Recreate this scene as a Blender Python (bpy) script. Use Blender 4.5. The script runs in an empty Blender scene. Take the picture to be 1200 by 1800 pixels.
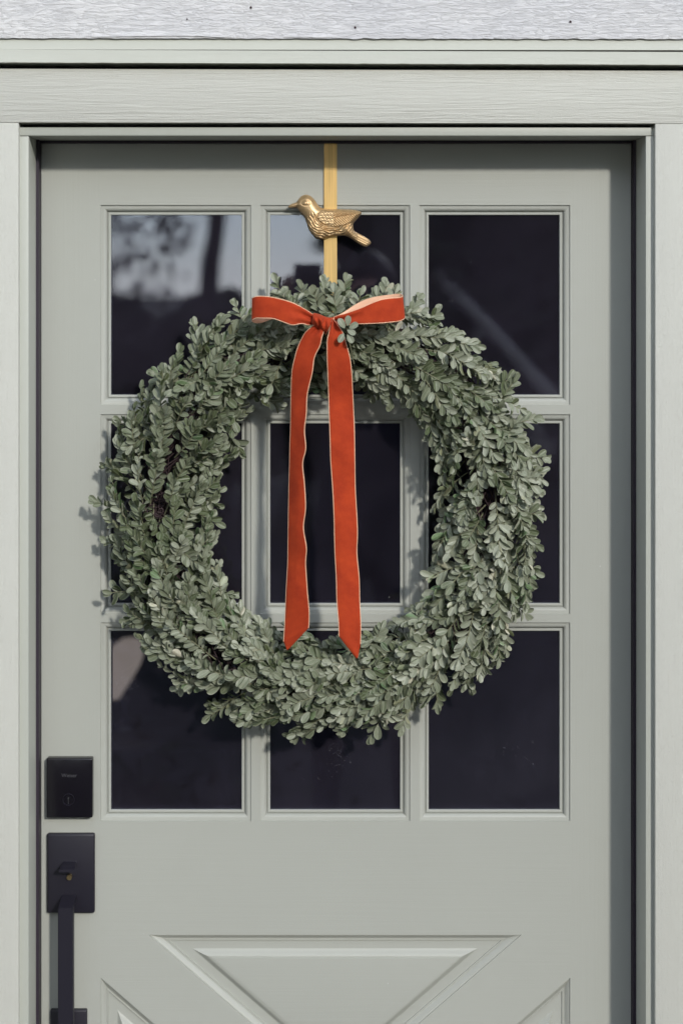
import bpy, bmesh, math, random
import numpy as np
from mathutils import Vector, Matrix, noise as mnoise

random.seed(4)
scene = bpy.context.scene
COL = scene.collection

# ------------------------------------------------------------------ camera, sky, sun
S = 0.914 / 1047.0            # metres per photo pixel in the plane of the door face
PX0, PY0 = 540.0, 500.0       # eye point of the photo
CZ = 1.81                     # camera height
D = 2.56                      # camera distance from the door face (door face is y = 0)

cam_data = bpy.data.cameras.new("camera")
cam = bpy.data.objects.new("camera", cam_data)
COL.objects.link(cam)
cam.location = (0, -D, CZ)
cam.rotation_euler = (math.radians(90), 0, 0)
cam_data.sensor_width = 36
cam_data.lens = 36 * D / (1800 * S)
cam_data.shift_x = (600 - PX0) / 1800.0
cam_data.shift_y = -(900 - PY0) / 1800.0
cam_data.clip_start = 0.02
cam_data.clip_end = 800
cam_data.dof.use_dof = True
cam_data.dof.focus_distance = D - 0.05
cam_data.dof.aperture_fstop = cam_data.lens / 22.0
scene.camera = cam

TO_SUN = Vector((0.42, -1.0, 0.50)).normalized()
elev = math.asin(TO_SUN.z)
azim = math.atan2(TO_SUN.x, TO_SUN.y)
world = bpy.data.worlds.new("World")
scene.world = world
world.use_nodes = True
wn = world.node_tree.nodes
wl = world.node_tree.links
wn.clear()
sky = wn.new("ShaderNodeTexSky")
sky.sky_type = 'NISHITA'
sky.sun_disc = False
sky.sun_elevation = elev
sky.sun_rotation = azim
sky.air_density = 1.0
sky.dust_density = 0.0
sky.ozone_density = 3.0
bg = wn.new("ShaderNodeBackground")
bg.inputs[1].default_value = 0.15
wo = wn.new("ShaderNodeOutputWorld")
hs = wn.new("ShaderNodeHueSaturation")          # thin high cloud: a paler, milky sky
hs.inputs["Saturation"].default_value = 0.32
wl.new(sky.outputs[0], hs.inputs["Color"])
wl.new(hs.outputs[0], bg.inputs[0])
wl.new(bg.outputs[0], wo.inputs[0])

sun_d = bpy.data.lights.new("sun", 'SUN')
sun_d.energy = 0.85
sun_d.angle = math.radians(3.5)
sun_d.color = (1.0, 0.955, 0.89)
sun = bpy.data.objects.new("sun", sun_d)
COL.objects.link(sun)
sun.rotation_euler = (-TO_SUN).to_track_quat('-Z', 'Y').to_euler()

scene.view_settings.view_transform = 'Standard'
scene.view_settings.look = 'None'
scene.view_settings.exposure = 1.56
scene.view_settings.gamma = 1.0
scene.view_settings.use_curve_mapping = False
scene.render.engine = 'CYCLES'
scene.cycles.use_denoising = True
scene.cycles.max_bounces = 8
scene.cycles.transparent_max_bounces = 12

# ------------------------------------------------------------------ helpers
def W(px, py, y=0.0):
    """photo pixel -> world point at depth y"""
    k = (D + y) / D
    return Vector(((px - PX0) * S * k, y, CZ + (PY0 - py) * S * k))

def empty(name, loc, label, cat, group=None):
    o = bpy.data.objects.new(name, None)
    COL.objects.link(o)
    o.location = loc
    o.empty_display_size = 0.05
    o["label"] = label
    o["category"] = cat
    if group:
        o["group"] = group
    return o

def adopt(o, parent):
    if parent is not None:
        o.parent = parent
        # every parent empty is unrotated: keep the child's world place
        pw = Vector((0, 0, 0))
        p = parent
        while p is not None:
            pw += p.location
            p = p.parent
        o.location = o.location - pw
    return o

def link_mesh(name, me, mats, parent=None, smooth=None):
    if mats is not None:
        if not isinstance(mats, (list, tuple)):
            mats = [mats]
        for m in mats:
            me.materials.append(m)
    if smooth is not None:
        me.polygons.foreach_set("use_smooth", [True] * len(me.polygons))
        if smooth < 180:
            me.set_sharp_from_angle(angle=math.radians(smooth))
    o = bpy.data.objects.new(name, me)
    COL.objects.link(o)
    adopt(o, parent)
    return o

def mesh_py(name, verts, faces, mats, parent=None, smooth=None):
    me = bpy.data.meshes.new(name)
    me.from_pydata([tuple(v) for v in verts], [], faces)
    me.validate()
    me.update()
    return link_mesh(name, me, mats, parent, smooth)

def bm_obj(name, bm, mats, parent=None, smooth=None):
    bmesh.ops.recalc_face_normals(bm, faces=bm.faces)
    me = bpy.data.meshes.new(name)
    bm.to_mesh(me)
    bm.free()
    return link_mesh(name, me, mats, parent, smooth)

def prism(name, poly, y0, y1, mats, parent=None, bevel=0.0, cuts=0):
    """polygon in x,z extruded from y0 (front) to y1"""
    bm = bmesh.new()
    f = [bm.verts.new((p[0], y0, p[1])) for p in poly]
    b = [bm.verts.new((p[0], y1, p[1])) for p in poly]
    n = len(poly)
    bm.faces.new(f)
    bm.faces.new(b[::-1])
    for i in range(n):
        bm.faces.new((f[i], b[i], b[(i + 1) % n], f[(i + 1) % n]))
    bmesh.ops.recalc_face_normals(bm, faces=bm.faces)
    if bevel:
        es = [e for e in bm.edges if all(abs(v.co.y - y0) < 1e-6 for v in e.verts)]
        bmesh.ops.bevel(bm, geom=es, offset=bevel, segments=2, affect='EDGES', profile=0.5)
    return bm_obj(name, bm, mats, parent, smooth=40 if bevel else None)

def quad_poly(px0, py0, px1, py1, y=0.0, py0b=None, py1b=None):
    """x,z rectangle whose front face at depth y covers the given pixels (b: right-hand heights)"""
    py0b = py0 if py0b is None else py0b
    py1b = py1 if py1b is None else py1b
    c = [W(px0, py0, y), W(px1, py0b, y), W(px1, py1b, y), W(px0, py1, y)]
    return [(v.x, v.z) for v in c]

def box(name, lo, hi, mats, parent=None, bevel=0.0, seg=3):
    bm = bmesh.new()
    bmesh.ops.create_cube(bm, size=1.0)
    for v in bm.verts:
        v.co = Vector([lo[i] + (v.co[i] + 0.5) * (hi[i] - lo[i]) for i in range(3)])
    if bevel:
        bmesh.ops.bevel(bm, geom=list(bm.edges), offset=bevel, segments=seg, affect='EDGES', profile=0.5)
    return bm_obj(name, bm, mats, parent, smooth=50 if bevel else None)

def offset_poly(poly, d):
    """inset a convex polygon (x,z), any winding"""
    n = len(poly)
    cx = sum(p[0] for p in poly) / n
    cz = sum(p[1] for p in poly) / n
    lines = []
    for i in range(n):
        a, b = poly[i], poly[(i + 1) % n]
        dx, dz = b[0] - a[0], b[1] - a[1]
        L = math.hypot(dx, dz)
        nx, nz = -dz / L, dx / L
        if nx * (cx - a[0]) + nz * (cz - a[1]) < 0:
            nx, nz = -nx, -nz
        lines.append((nx, nz, nx * a[0] + nz * a[1] + d))
    out = []
    for i in range(n):
        a1, b1, c1 = lines[i - 1]
        a2, b2, c2 = lines[i]
        det = a1 * b2 - a2 * b1
        out.append(((c1 * b2 - c2 * b1) / det, (a1 * c2 - a2 * c1) / det))
    return out

def ring_profile(name, poly, prof, mats, parent=None, cap=False, smooth=28):
    verts, faces = [], []
    n = len(poly)
    for d, y in prof:
        for p in offset_poly(poly, d):
            verts.append((p[0], y, p[1]))
    for r in range(len(prof) - 1):
        for i in range(n):
            j = (i + 1) % n
            faces.append((r * n + i, r * n + j, (r + 1) * n + j, (r + 1) * n + i))
    if cap:
        faces.append(tuple((len(prof) - 1) * n + i for i in range(n)))
    bm = bmesh.new()
    vs = [bm.verts.new(v) for v in verts]
    for f in faces:
        bm.faces.new([vs[i] for i in f])
    o = bm_obj(name, bm, mats, parent, smooth=smooth)
    # make sure the shell looks at the street (-y)
    me = o.data
    s = sum(p.normal.y * p.area for p in me.polygons)
    if s > 0:
        me.flip_normals()
    return o

def tube(name, pts, rad, mats, parent=None, sides=6, closed=False):
    pts = [Vector(p) for p in pts]
    if not hasattr(rad, "__len__"):
        rad = [rad] * len(pts)
    verts, faces = [], []
    up = Vector((0, 1, 0.01)).normalized()
    for i, p in enumerate(pts):
        t = (pts[min(i + 1, len(pts) - 1)] - pts[max(i - 1, 0)])
        t = t.normalized() if t.length > 1e-9 else Vector((0, 0, 1))
        a = t.cross(up)
        if a.length < 1e-4:
            a = t.cross(Vector((1, 0, 0)))
        a.normalize()
        b = t.cross(a)
        for k in range(sides):
            an = 2 * math.pi * k / sides
            verts.append(p + (a * math.cos(an) + b * math.sin(an)) * rad[i])
    for i in range(len(pts) - 1):
        for k in range(sides):
            k2 = (k + 1) % sides
            faces.append((i * sides + k, i * sides + k2, (i + 1) * sides + k2, (i + 1) * sides + k))
    faces.append(tuple(range(sides))[::-1])
    faces.append(tuple((len(pts) - 1) * sides + k for k in range(sides)))
    return mesh_py(name, verts, faces, mats, parent, smooth=60)

# ------------------------------------------------------------------ materials
class NT:
    def __init__(self, name):
        self.m = bpy.data.materials.new(name)
        self.m.use_nodes = True
        self.t = self.m.node_tree
        self.t.nodes.clear()
        self.out = self.t.nodes.new("ShaderNodeOutputMaterial")
    def n(self, typ, **kw):
        nd = self.t.nodes.new(typ)
        ins = kw.pop("ins", {})
        for k, v in kw.items():
            setattr(nd, k, v)
        for k, v in ins.items():
            if isinstance(v, bpy.types.NodeSocket):
                self.t.links.new(v, nd.inputs[k])
            else:
                nd.inputs[k].default_value = v
        return nd
    def link(self, a, b):
        self.t.links.new(a, b)
    def coords(self, scale=(1, 1, 1), kind="Object"):
        tc = self.n("ShaderNodeTexCoord")
        mp = self.n("ShaderNodeMapping", ins={"Vector": tc.outputs[kind], "Scale": scale})
        return mp.outputs[0]
    def noise(self, vec, scale, detail=3, rough=0.55, dist=0.0):
        return self.n("ShaderNodeTexNoise", ins={"Vector": vec, "Scale": scale, "Detail": detail,
                                                "Roughness": rough, "Distortion": dist}).outputs["Fac"]
    def ramp(self, fac, stops):
        r = self.n("ShaderNodeValToRGB", ins={"Fac": fac})
        el = r.color_ramp.elements
        while len(el) < len(stops):
            el.new(0.5)
        for e, (p, c) in zip(el, stops):
            e.position = p
            e.color = (c, c, c, 1) if not hasattr(c, "__len__") else (*c, 1)
        return r.outputs[0]
    def math(self, op, a, b=0.0, c=0.0, clamp=False):
        nd = self.n("ShaderNodeMath", operation=op, ins={0: a, 1: b, 2: c})
        nd.use_clamp = clamp
        return nd.outputs[0]
    def mix(self, fac, a, b, mode='MIX'):
        nd = self.n("ShaderNodeMix", data_type='RGBA', blend_type=mode,
                    ins={0: fac})
        for idx, v in ((6, a), (7, b)):
            if isinstance(v, bpy.types.NodeSocket):
                self.link(v, nd.inputs[idx])
            else:
                nd.inputs[idx].default_value = (*v, 1)
        return nd.outputs[2]
    def bump(self, h, strength, dist=0.001, prev=None):
        ins = {"Height": h, "Strength": strength, "Distance": dist}
        if prev is not None:
            ins["Normal"] = prev
        return self.n("ShaderNodeBump", ins=ins).outputs[0]
    def principled(self, **ins):
        p = self.n("ShaderNodeBsdfPrincipled")
        for k, v in ins.items():
            k = k.replace("_", " ")
            if isinstance(v, bpy.types.NodeSocket):
                self.link(v, p.inputs[k])
            elif k in ("Base Color", "Sheen Tint", "Coat Tint"):
                p.inputs[k].default_value = (*v, 1)
            else:
                p.inputs[k].default_value = v
        self.link(p.outputs[0], self.out.inputs[0])
        return p

def mat_simple(name, col, rough=0.5, metal=0.0, **kw):
    t = NT(name)
    t.principled(Base_Color=col, Roughness=rough, Metallic=metal, **kw)
    return t.m

def mat_door_paint(name, col, axis='Z'):
    t = NT(name)
    # brush marks and faint moulded grain running along the piece
    sc = (4, 4, 220) if axis == 'X' else (220, 4, 4)
    streak = t.noise(t.coords(sc), 1.0, 3, 0.6, 0.4)
    base = t.coords()
    blot = t.noise(base, 5.0, 4, 0.6)
    fine = t.noise(base, 620.0, 3, 0.6)
    c = t.mix(t.math('MULTIPLY_ADD', blot, 0.5, 0.25, True), tuple(x * 0.935 for x in col), tuple(x * 1.05 for x in col))
    vor = t.n("ShaderNodeTexVoronoi", ins={"Vector": base, "Scale": 40.0})
    speck = t.math('LESS_THAN', vor.outputs["Distance"], 0.035)
    rare = t.math('GREATER_THAN', t.n("ShaderNodeSeparateColor", ins={0: vor.outputs["Color"]}).outputs[0], 0.93)
    c = t.mix(t.math('MULTIPLY', t.math('MULTIPLY', speck, rare), 0.45), c, (0.72, 0.72, 0.70))
    b1 = t.bump(streak, 0.30, 0.0006)
    b2 = t.bump(fine, 0.40, 0.0004, b1)
    ro = t.math('MULTIPLY_ADD', streak, 0.12, 0.36)
    t.principled(Base_Color=c, Roughness=ro, Normal=b2, Specular_IOR_Level=0.42)
    return t.m

def mat_rough_paint(name, col, axis='X', strength=1.0, crackle=0.0, tint2=None):
    """paint over resawn timber, grain along `axis`"""
    t = NT(name)
    def st(a, b):    # a along the grain, b across
        return (a, 60, b) if axis == 'X' else (b, 60, a)
    saw = t.noise(t.coords(st(13, 290)), 1.0, 1, 0.5, 0.7)
    saw2 = t.noise(t.coords(st(60, 420)), 1.0, 3, 0.65, 0.6)
    chips = t.noise(t.coords(st(190, 420)), 1.0, 4, 0.7, 1.1)
    broad = t.noise(t.coords(st(6, 30)), 1.0, 3, 0.6)
    h = t.math('ADD', t.math('MULTIPLY', saw, 1.3 if axis == 'X' else 0.7), t.math('MULTIPLY', saw2, 0.35))
    h = t.math('ADD', h, t.math('MULTIPLY', t.ramp(chips, [(0.50, 0.0), (0.75, 1.0)]), 0.35 if axis == 'X' else 0.9))
    if crackle:
        fl = t.noise(t.coords(st(38, 190)), 1.0, 5, 0.72, 1.6)
        fl = t.ramp(fl, [(0.40, 0.0), (0.50, 0.75), (0.62, 1.0)])
        h = t.math('ADD', h, t.math('MULTIPLY', fl, crackle))
    nrm = t.bump(h, 0.8 * strength, 0.0013)
    nrm = t.bump(broad, 0.4 * strength, 0.003, nrm)
    c = t.mix(broad, tuple(x * 0.95 for x in col), tuple(min(1, x * 1.04) for x in col))
    if tint2:
        wash = t.ramp(t.noise(t.coords(st(3, 9)), 1.0, 4, 0.6), [(0.35, 0.0), (0.65, 1.0)])
        c = t.mix(wash, c, tint2)
    pit = t.ramp(chips, [(0.20, 1.0), (0.30, 0.0)])
    c = t.mix(t.math('MULTIPLY', pit, 0.22), c, tuple(x * 0.55 for x in col))
    t.principled(Base_Color=c, Roughness=0.62, Normal=nrm, Specular_IOR_Level=0.3)
    return t.m

DOORC = (0.392, 0.402, 0.360)
TRIMC = (0.515, 0.518, 0.468)
M = {}
M['door_x'] = mat_door_paint("door paint across", DOORC, 'X')
M['door_z'] = mat_door_paint("door paint upright", DOORC, 'Z')
M['jamb'] = mat_door_paint("jamb paint", (0.42, 0.435, 0.385), 'Z')
M['head'] = mat_rough_paint("header paint", TRIMC, 'X', 0.75)
M['side'] = mat_rough_paint("side casing paint", TRIMC, 'Z', 0.55)
M['band'] = mat_rough_paint("weathered board paint", (0.70, 0.698, 0.69), 'X', 0.8, 1.3, (0.63, 0.632, 0.645))
M['strip'] = mat_rough_paint("strip paint", (0.53, 0.545, 0.485), 'X', 0.16)
M['siding'] = mat_rough_paint("siding paint", (0.52, 0.535, 0.49), 'X', 0.6)
M['gasket'] = mat_simple("gasket", (0.022, 0.014, 0.026), 0.55)
M['black'] = mat_simple("satin black", (0.0125, 0.0112, 0.019), 0.44, Specular_IOR_Level=0.5)
M['gloss'] = mat_simple("gloss black", (0.006, 0.005, 0.008), 0.22)
M['chrome'] = mat_simple("worn steel", (0.45, 0.45, 0.47), 0.25, 1.0)
M['nick'] = mat_simple("dull brass", (0.16, 0.12, 0.06), 0.5, 0.7)
M['dark'] = mat_simple("unlit interior", (0.035, 0.035, 0.045), 0.9)
M['darkfloor'] = mat_simple("dark floor boards", (0.03, 0.022, 0.02), 0.6)
M['hole'] = mat_simple("nail hole", (0.03, 0.012, 0.015), 0.9)

def mat_glass():
    t = NT("window glass")
    base = t.coords()
    wav = t.noise(base, 9.0, 2, 0.5)
    nb = t.bump(wav, 0.10, 0.0006)
    fr = t.n("ShaderNodeFresnel", ins={"IOR": 1.62, "Normal": nb})
    tr = t.n("ShaderNodeBsdfTransparent", ins={"Color": (0.80, 0.82, 0.86, 1)})
    gl = t.n("ShaderNodeBsdfGlossy", ins={"Color": (0.80, 0.86, 1.0, 1), "Roughness": 0.012, "Normal": nb})
    mx = t.n("ShaderNodeMixShader", ins={0: fr.outputs[0]})
    t.link(tr.outputs[0], mx.inputs[1])
    t.link(gl.outputs[0], mx.inputs[2])
    # dust specks, thicker in drifts
    v1 = t.n("ShaderNodeTexVoronoi", ins={"Vector": base, "Scale": 95.0})
    rnd = t.n("ShaderNodeSeparateColor", ins={0: v1.outputs["Color"]})
    dot = t.math('LESS_THAN', v1.outputs["Distance"], t.math('MULTIPLY', rnd.outputs[1], 0.085))
    keep = t.math('GREATER_THAN', rnd.outputs[0], 0.90)
    v2 = t.n("ShaderNodeTexVoronoi", ins={"Vector": base, "Scale": 420.0})
    dot2 = t.math('LESS_THAN', v2.outputs["Distance"], 0.20)
    drift = t.ramp(t.noise(base, 8.0, 3, 0.6), [(0.58, 0.0), (0.72, 1.0)])
    keep2 = t.math('GREATER_THAN', t.math('MULTIPLY', t.n("ShaderNodeSeparateColor", ins={0: v2.outputs["Color"]}).outputs[0], drift), 0.55)
    haze_lift = t.math('MULTIPLY', t.ramp(t.noise(base, 3.4, 4, 0.62, 0.8), [(0.32, 0.35), (0.72, 1.0)]), 0.080)  # painted haze that lifts the dark of the panes
    specks_haze = t.math('ADD', t.math('MULTIPLY', dot, keep), t.math('MULTIPLY', t.math('MULTIPLY', dot2, keep2), 0.4), 0, True)
    specks_haze = t.math('ADD', specks_haze, haze_lift, 0, True)
    dcol = t.mix(t.math('GREATER_THAN', specks_haze, 0.3), (0.165, 0.142, 0.20), (0.45, 0.45, 0.47))
    df = t.n("ShaderNodeBsdfDiffuse", ins={"Color": dcol})
    mx2 = t.n("ShaderNodeMixShader", ins={0: specks_haze})
    t.link(mx.outputs[0], mx2.inputs[1])
    t.link(df.outputs[0], mx2.inputs[2])
    t.link(mx2.outputs[0], t.out.inputs[0])
    return t.m
M['glass'] = mat_glass()

def mat_gold(name, col, metal, rough, streak):
    t = NT(name)
    b = t.coords((260, 60, 5) if streak else (1, 1, 1))
    s = t.noise(b, 1.0 if streak else 160.0, 4, 0.6, 0.5 if streak else 0)
    c = t.mix(t.ramp(s, [(0.3, 0.0), (0.7, 1.0)]), tuple(x * (0.72 if streak else 0.80) for x in col), tuple(min(1, x * 1.12) for x in col))
    nrm = t.bump(s, 0.25, 0.0004)
    t.principled(Base_Color=c, Metallic=metal, Roughness=rough, Normal=nrm)
    return t.m
M['strap'] = mat_gold("brushed brass strap", (0.70, 0.47, 0.18), 0.62, 0.40, True)
M['gold'] = mat_gold("cast gold", (0.56, 0.39, 0.205), 0.60, 0.43, False)

def mat_velvet():
    t = NT("rust velvet")
    uv = t.n("ShaderNodeTexCoord").outputs["UV"]
    mp = t.n("ShaderNodeMapping", ins={"Vector": uv, "Scale": (1, 1, 1)}).outputs[0]
    nap = t.noise(mp, 38.0, 4, 0.7)
    blotch = t.noise(mp, 2.2, 4, 0.65)
    c = t.mix(t.ramp(blotch, [(0.3, 0.0), (0.7, 1.0)]), (0.26, 0.022, 0.008), (0.47, 0.054, 0.014))
    c = t.mix(t.math('MULTIPLY', nap, 0.35), c, (0.52, 0.075, 0.025))
    fib = t.noise(t.coords((1, 1, 1)), 2600.0, 2, 0.6)
    nrm = t.bump(fib, 0.5, 0.0005)
    t.principled(Base_Color=c, Roughness=0.85, Normal=nrm, Sheen_Weight=0.30, Sheen_Roughness=0.35,
                 Sheen_Tint=(1.0, 0.42, 0.25), Specular_IOR_Level=0.15)
    return t.m
M['velvet'] = mat_velvet()
M['satin'] = mat_simple("satin back", (0.72, 0.42, 0.27), 0.45, Sheen_Weight=0.2)
M['cord'] = mat_simple("cream cord", (0.78, 0.47, 0.30), 0.7)

def mat_leaf():
    t = NT("boxwood leaf")
    uvn = t.n("ShaderNodeUVMap", uv_map="UVMap")
    sep = t.n("ShaderNodeSeparateXYZ", ins={0: uvn.outputs[0]})
    u = t.math('ABSOLUTE', t.math('MULTIPLY_ADD', sep.outputs[0], 2.0, -1.0))
    v = sep.outputs[1]
    att = t.n("ShaderNodeAttribute", attribute_name="tint")
    tint = att.outputs["Fac"]
    attg = t.n("ShaderNodeAttribute", attribute_name="green")
    green = attg.outputs["Fac"]
    top = t.ramp(tint, [(0.0, (0.017, 0.026, 0.008)), (0.30, (0.037, 0.050, 0.016)),
                        (0.52, (0.075, 0.090, 0.036)), (0.70, (0.22, 0.222, 0.130)), (1.0, (0.60, 0.57, 0.45))])
    fresh = t.mix(tint, (0.082, 0.150, 0.060), (0.175, 0.265, 0.135))
    top = t.mix(green, top, fresh)
    # pale wax streaks beside the midrib and along the veins
    mpv = t.n("ShaderNodeCombineXYZ", ins={0: t.math('MULTIPLY', u, 2.0), 1: t.math('SUBTRACT', t.math('MULTIPLY', v, 22.0), t.math('MULTIPLY', u, 7.0)), 2: tint})
    vein = t.noise(mpv.outputs[0], 1.0, 2, 0.5)
    top = t.mix(t.math('MULTIPLY', t.ramp(vein, [(0.45, 0.0), (0.7, 1.0)]), 0.14), top, (0.32, 0.34, 0.26))
    rib = t.math('LESS_THAN', u, 0.085)
    rim = t.ramp(u, [(0.80, 0.0), (0.93, 1.0)])
    edge = t.math('MAXIMUM', t.math('MULTIPLY', rib, 0.45), t.math('MULTIPLY', rim, 0.5))
    top = t.mix(edge, top, (0.36, 0.39, 0.27))
    under = t.mix(t.math('MULTIPLY', edge, 0.6), t.mix(tint, (0.10, 0.125, 0.062), (0.30, 0.32, 0.24)), (0.50, 0.50, 0.41))
    geo = t.n("ShaderNodeNewGeometry")
    c = t.mix(geo.outputs["Backfacing"], top, under)
    nrm = t.bump(vein, 0.5, 0.0005)
    ro = t.math('MULTIPLY_ADD', vein, 0.2, 0.30)
    p = t.n("ShaderNodeBsdfPrincipled", ins={"Base Color": c, "Roughness": ro, "Normal": nrm, "Specular IOR Level": 0.42})
    tl = t.n("ShaderNodeBsdfTranslucent", ins={"Color": (0.16, 0.26, 0.08, 1)})
    mx = t.n("ShaderNodeMixShader", ins={0: 0.07})
    t.link(p.outputs[0], mx.inputs[1])
    t.link(tl.outputs[0], mx.inputs[2])
    t.link(mx.outputs[0], t.out.inputs[0])
    return t.m
M['leaf'] = mat_leaf()
M['stem'] = mat_simple("stem", (0.17, 0.17, 0.10), 0.7)
M['twig'] = mat_simple("reddish twig", (0.040, 0.022, 0.024), 0.8)

# ------------------------------------------------------------------ ground and setting in front of the house
def mat_ground(name, c1, c2, sc):
    t = NT(name)
    b = t.coords()
    n1 = t.noise(b, sc, 5, 0.65)
    n2 = t.noise(b, sc * 14, 3, 0.6)
    c = t.mix(t.ramp(n1, [(0.35, 0.0), (0.65, 1.0)]), c1, c2)
    t.principled(Base_Color=c, Roughness=0.9, Normal=t.bump(n2, 0.5, 0.01))
    return t.m

def structure(o):
    o["kind"] = "structure"
    return o

structure(mesh_py("ground", [(-150, -300, -0.20), (150, -300, -0.20), (150, 40, -0.20), (-150, 40, -0.20)],
                  [(0, 1, 2, 3)], mat_ground("lawn soil", (0.030, 0.034, 0.018), (0.110, 0.090, 0.065), 0.9)))
structure(box("path", (-0.9, -7.4, -0.3), (1.3, -1.255, -0.035), mat_ground("path asphalt", (0.045, 0.045, 0.048), (0.070, 0.068, 0.066), 3)))
structure(mesh_py("road", [(-150, -10.5, -0.196), (150, -10.5, -0.196), (150, -7.5, -0.196), (-150, -7.5, -0.196)],
                  [(0, 1, 2, 3)], mat_ground("road asphalt", (0.040, 0.040, 0.043), (0.060, 0.060, 0.060), 2)))
structure(box("doorstep", (-0.75, -1.25, -0.20), (0.85, -0.125, -0.03), mat_ground("step concrete", (0.055, 0.054, 0.055), (0.085, 0.083, 0.082), 6), bevel=0.01))

# ------------------------------------------------------------------ the wall of the house
YJ = -0.090                    # front face of the jambs
YC = YJ - 0.012                # front face of the casings
YS = YC - 0.013                # front face of the smooth strip
wall = empty("house_wall", (0, 0, 0), "pale grey green painted wall with a rough weathered board above the door", "wall")
JXL = W(51, 0, YJ).x           # inner faces of the side jambs
JXR = W(1134, 0, YJ).x
JZ = W(0, 238.6, YJ).z         # underside of the head jamb
JT = 0.021
HJ0 = W(0, 223.8, YJ).z - JZ
TOPZ = W(0, -180, -0.119).z
# masonry behind the boards
prism("wall_panel", [(-3.2, -0.2), (JXL - JT - 0.004, -0.2), (JXL - JT - 0.004, 3.0), (-3.2, 3.0)], -0.060, 0.06, M['siding'], wall)
prism("wall_panel", [(JXR + JT + 0.004, -0.2), (3.2, -0.2), (3.2, 3.0), (JXR + JT + 0.004, 3.0)], -0.060, 0.06, M['siding'], wall)
prism("wall_panel", [(JXL - JT - 0.004, JZ + HJ0 + 0.001), (JXR + JT + 0.004, JZ + HJ0 + 0.001), (JXR + JT + 0.004, 3.0), (JXL - JT - 0.004, 3.0)], -0.060, 0.06, M['siding'], wall)

def grid_board(name, px0, px1, py0, py1, y, ythick, mat, parent, bottom_wave=0.0, nx=160, slope=None, rag=0.0, tilt=0.0):
    """board with a gently uneven face and lower edge"""
    nz = 6
    verts, faces = [], []
    for j in range(nz + 1):
        for i in range(nx + 1):
            fx, fz = i / nx, j / nz
            px = px0 + (px1 - px0) * fx
            py = py0 + (py1 - py0) * fz + tilt * (px - 0) / 1200.0
            if j == nz:
                py += rag * (mnoise.noise(Vector((px * 0.06, 3.1, 0))) + 0.5 * mnoise.noise(Vector((px * 0.25, 8, 0))))
            yy = y + (slope[0] * (1 - fz) + slope[1] * fz if slope else 0)
            yy += bottom_wave * mnoise.noise(Vector((px * 0.015, py * 0.05, 1.7)))
            p = W(px, py, yy)
            verts.append(p)
    n = (nx + 1) * (nz + 1)
    for v in verts[:n]:
        pass
    back = [Vector((v.x, y + ythick, v.z)) for v in verts]
    verts = verts + back
    def id(i, j, b=0):
        return j * (nx + 1) + i + b * n
    for j in range(nz):
        for i in range(nx):
            faces.append((id(i, j), id(i, j + 1), id(i + 1, j + 1), id(i + 1, j)))
    for i in range(nx):
        faces.append((id(i, 0), id(i + 1, 0), id(i + 1, 0, 1), id(i, 0, 1)))
        faces.append((id(i, nz), id(i, nz, 1), id(i + 1, nz, 1), id(i + 1, nz)))
    for j in range(nz):
        faces.append((id(0, j), id(0, j, 1), id(0, j + 1, 1), id(0, j + 1)))
        faces.append((id(nx, j), id(nx, j + 1), id(nx, j + 1, 1), id(nx, j, 1)))
    return mesh_py(name, verts, faces, mat, parent, smooth=35)

rb = grid_board("rough_board", -3000, 4000, -180, 67.0, -0.1180, 0.055, M['band'], wall, bottom_wave=0.0007, nx=1100, rag=1.6, tilt=1.5)
rb["label"] = "whiter weathered board with flaking paint"
grid_board("drip_strip", -3000, 4000, 68.0, 87.0, YS, 0.05, M['strip'], wall, nx=300, slope=(0.0012, 0.0), tilt=1.0)
grid_board("drip_strip", -3000, 4000, 87.15, 109.5, YS, 0.05, M['strip'], wall, nx=500, bottom_wave=0.0003, rag=0.5, tilt=4.2)
# curled paint lip above the strip
def paint_lip(px0, px1, yA):
    n = int((px1 - px0) / 4)
    verts, faces = [], []
    for i in range(n + 1):
        px = px0 + (px1 - px0) * i / n
        fade = min(1, i / 12, (n - i) / 12)
        w = 2.2 * mnoise.noise(Vector((px * 0.012, yA, 0))) + 0.9 * mnoise.noise(Vector((px * 0.07, yA, 4)))
        yb = yA + w
        lift = 0.0017 * fade * (0.55 + 0.8 * abs(mnoise.noise(Vector((px * 0.03, yA, 9)))))
        for pp, dy in ((yb - 9, 0.0005), (yb - 4, -0.3 * lift), (yb, -lift), (yb + 0.5, -lift + 0.0006), (yb - 3, 0.001)):
            verts.append(W(px, pp, -0.1182 + dy))
    for i in range(n):
        for k in range(4):
            a = i * 5 + k
            faces.append((a, a + 1, a + 6, a + 5))
    return mesh_py("paint_flake", verts, faces, M['band'], wall, smooth=50)
paint_lip(146, 430, 64.5)
paint_lip(497, 592, 64.5)
for px, py, r in ((441, 13, 2.1), (624, 48, 2.2), (1002, 38, 2.0), (329, 33.5, 1.3)):
    c = W(px, py, -0.1193)
    bm = bmesh.new()
    bmesh.ops.create_cone(bm, cap_ends=True, segments=9, radius1=r * S, radius2=r * S * 0.7, depth=0.0012)
    bmesh.ops.rotate(bm, verts=bm.verts, matrix=Matrix.Rotation(math.pi / 2, 3, 'X'))
    for v in bm.verts:
        v.co += c + Vector((0.0003 * math.sin(v.co.x * 9000), 0, 0))
    bm_obj("nail_hole", bm, M['hole'], wall)

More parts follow.
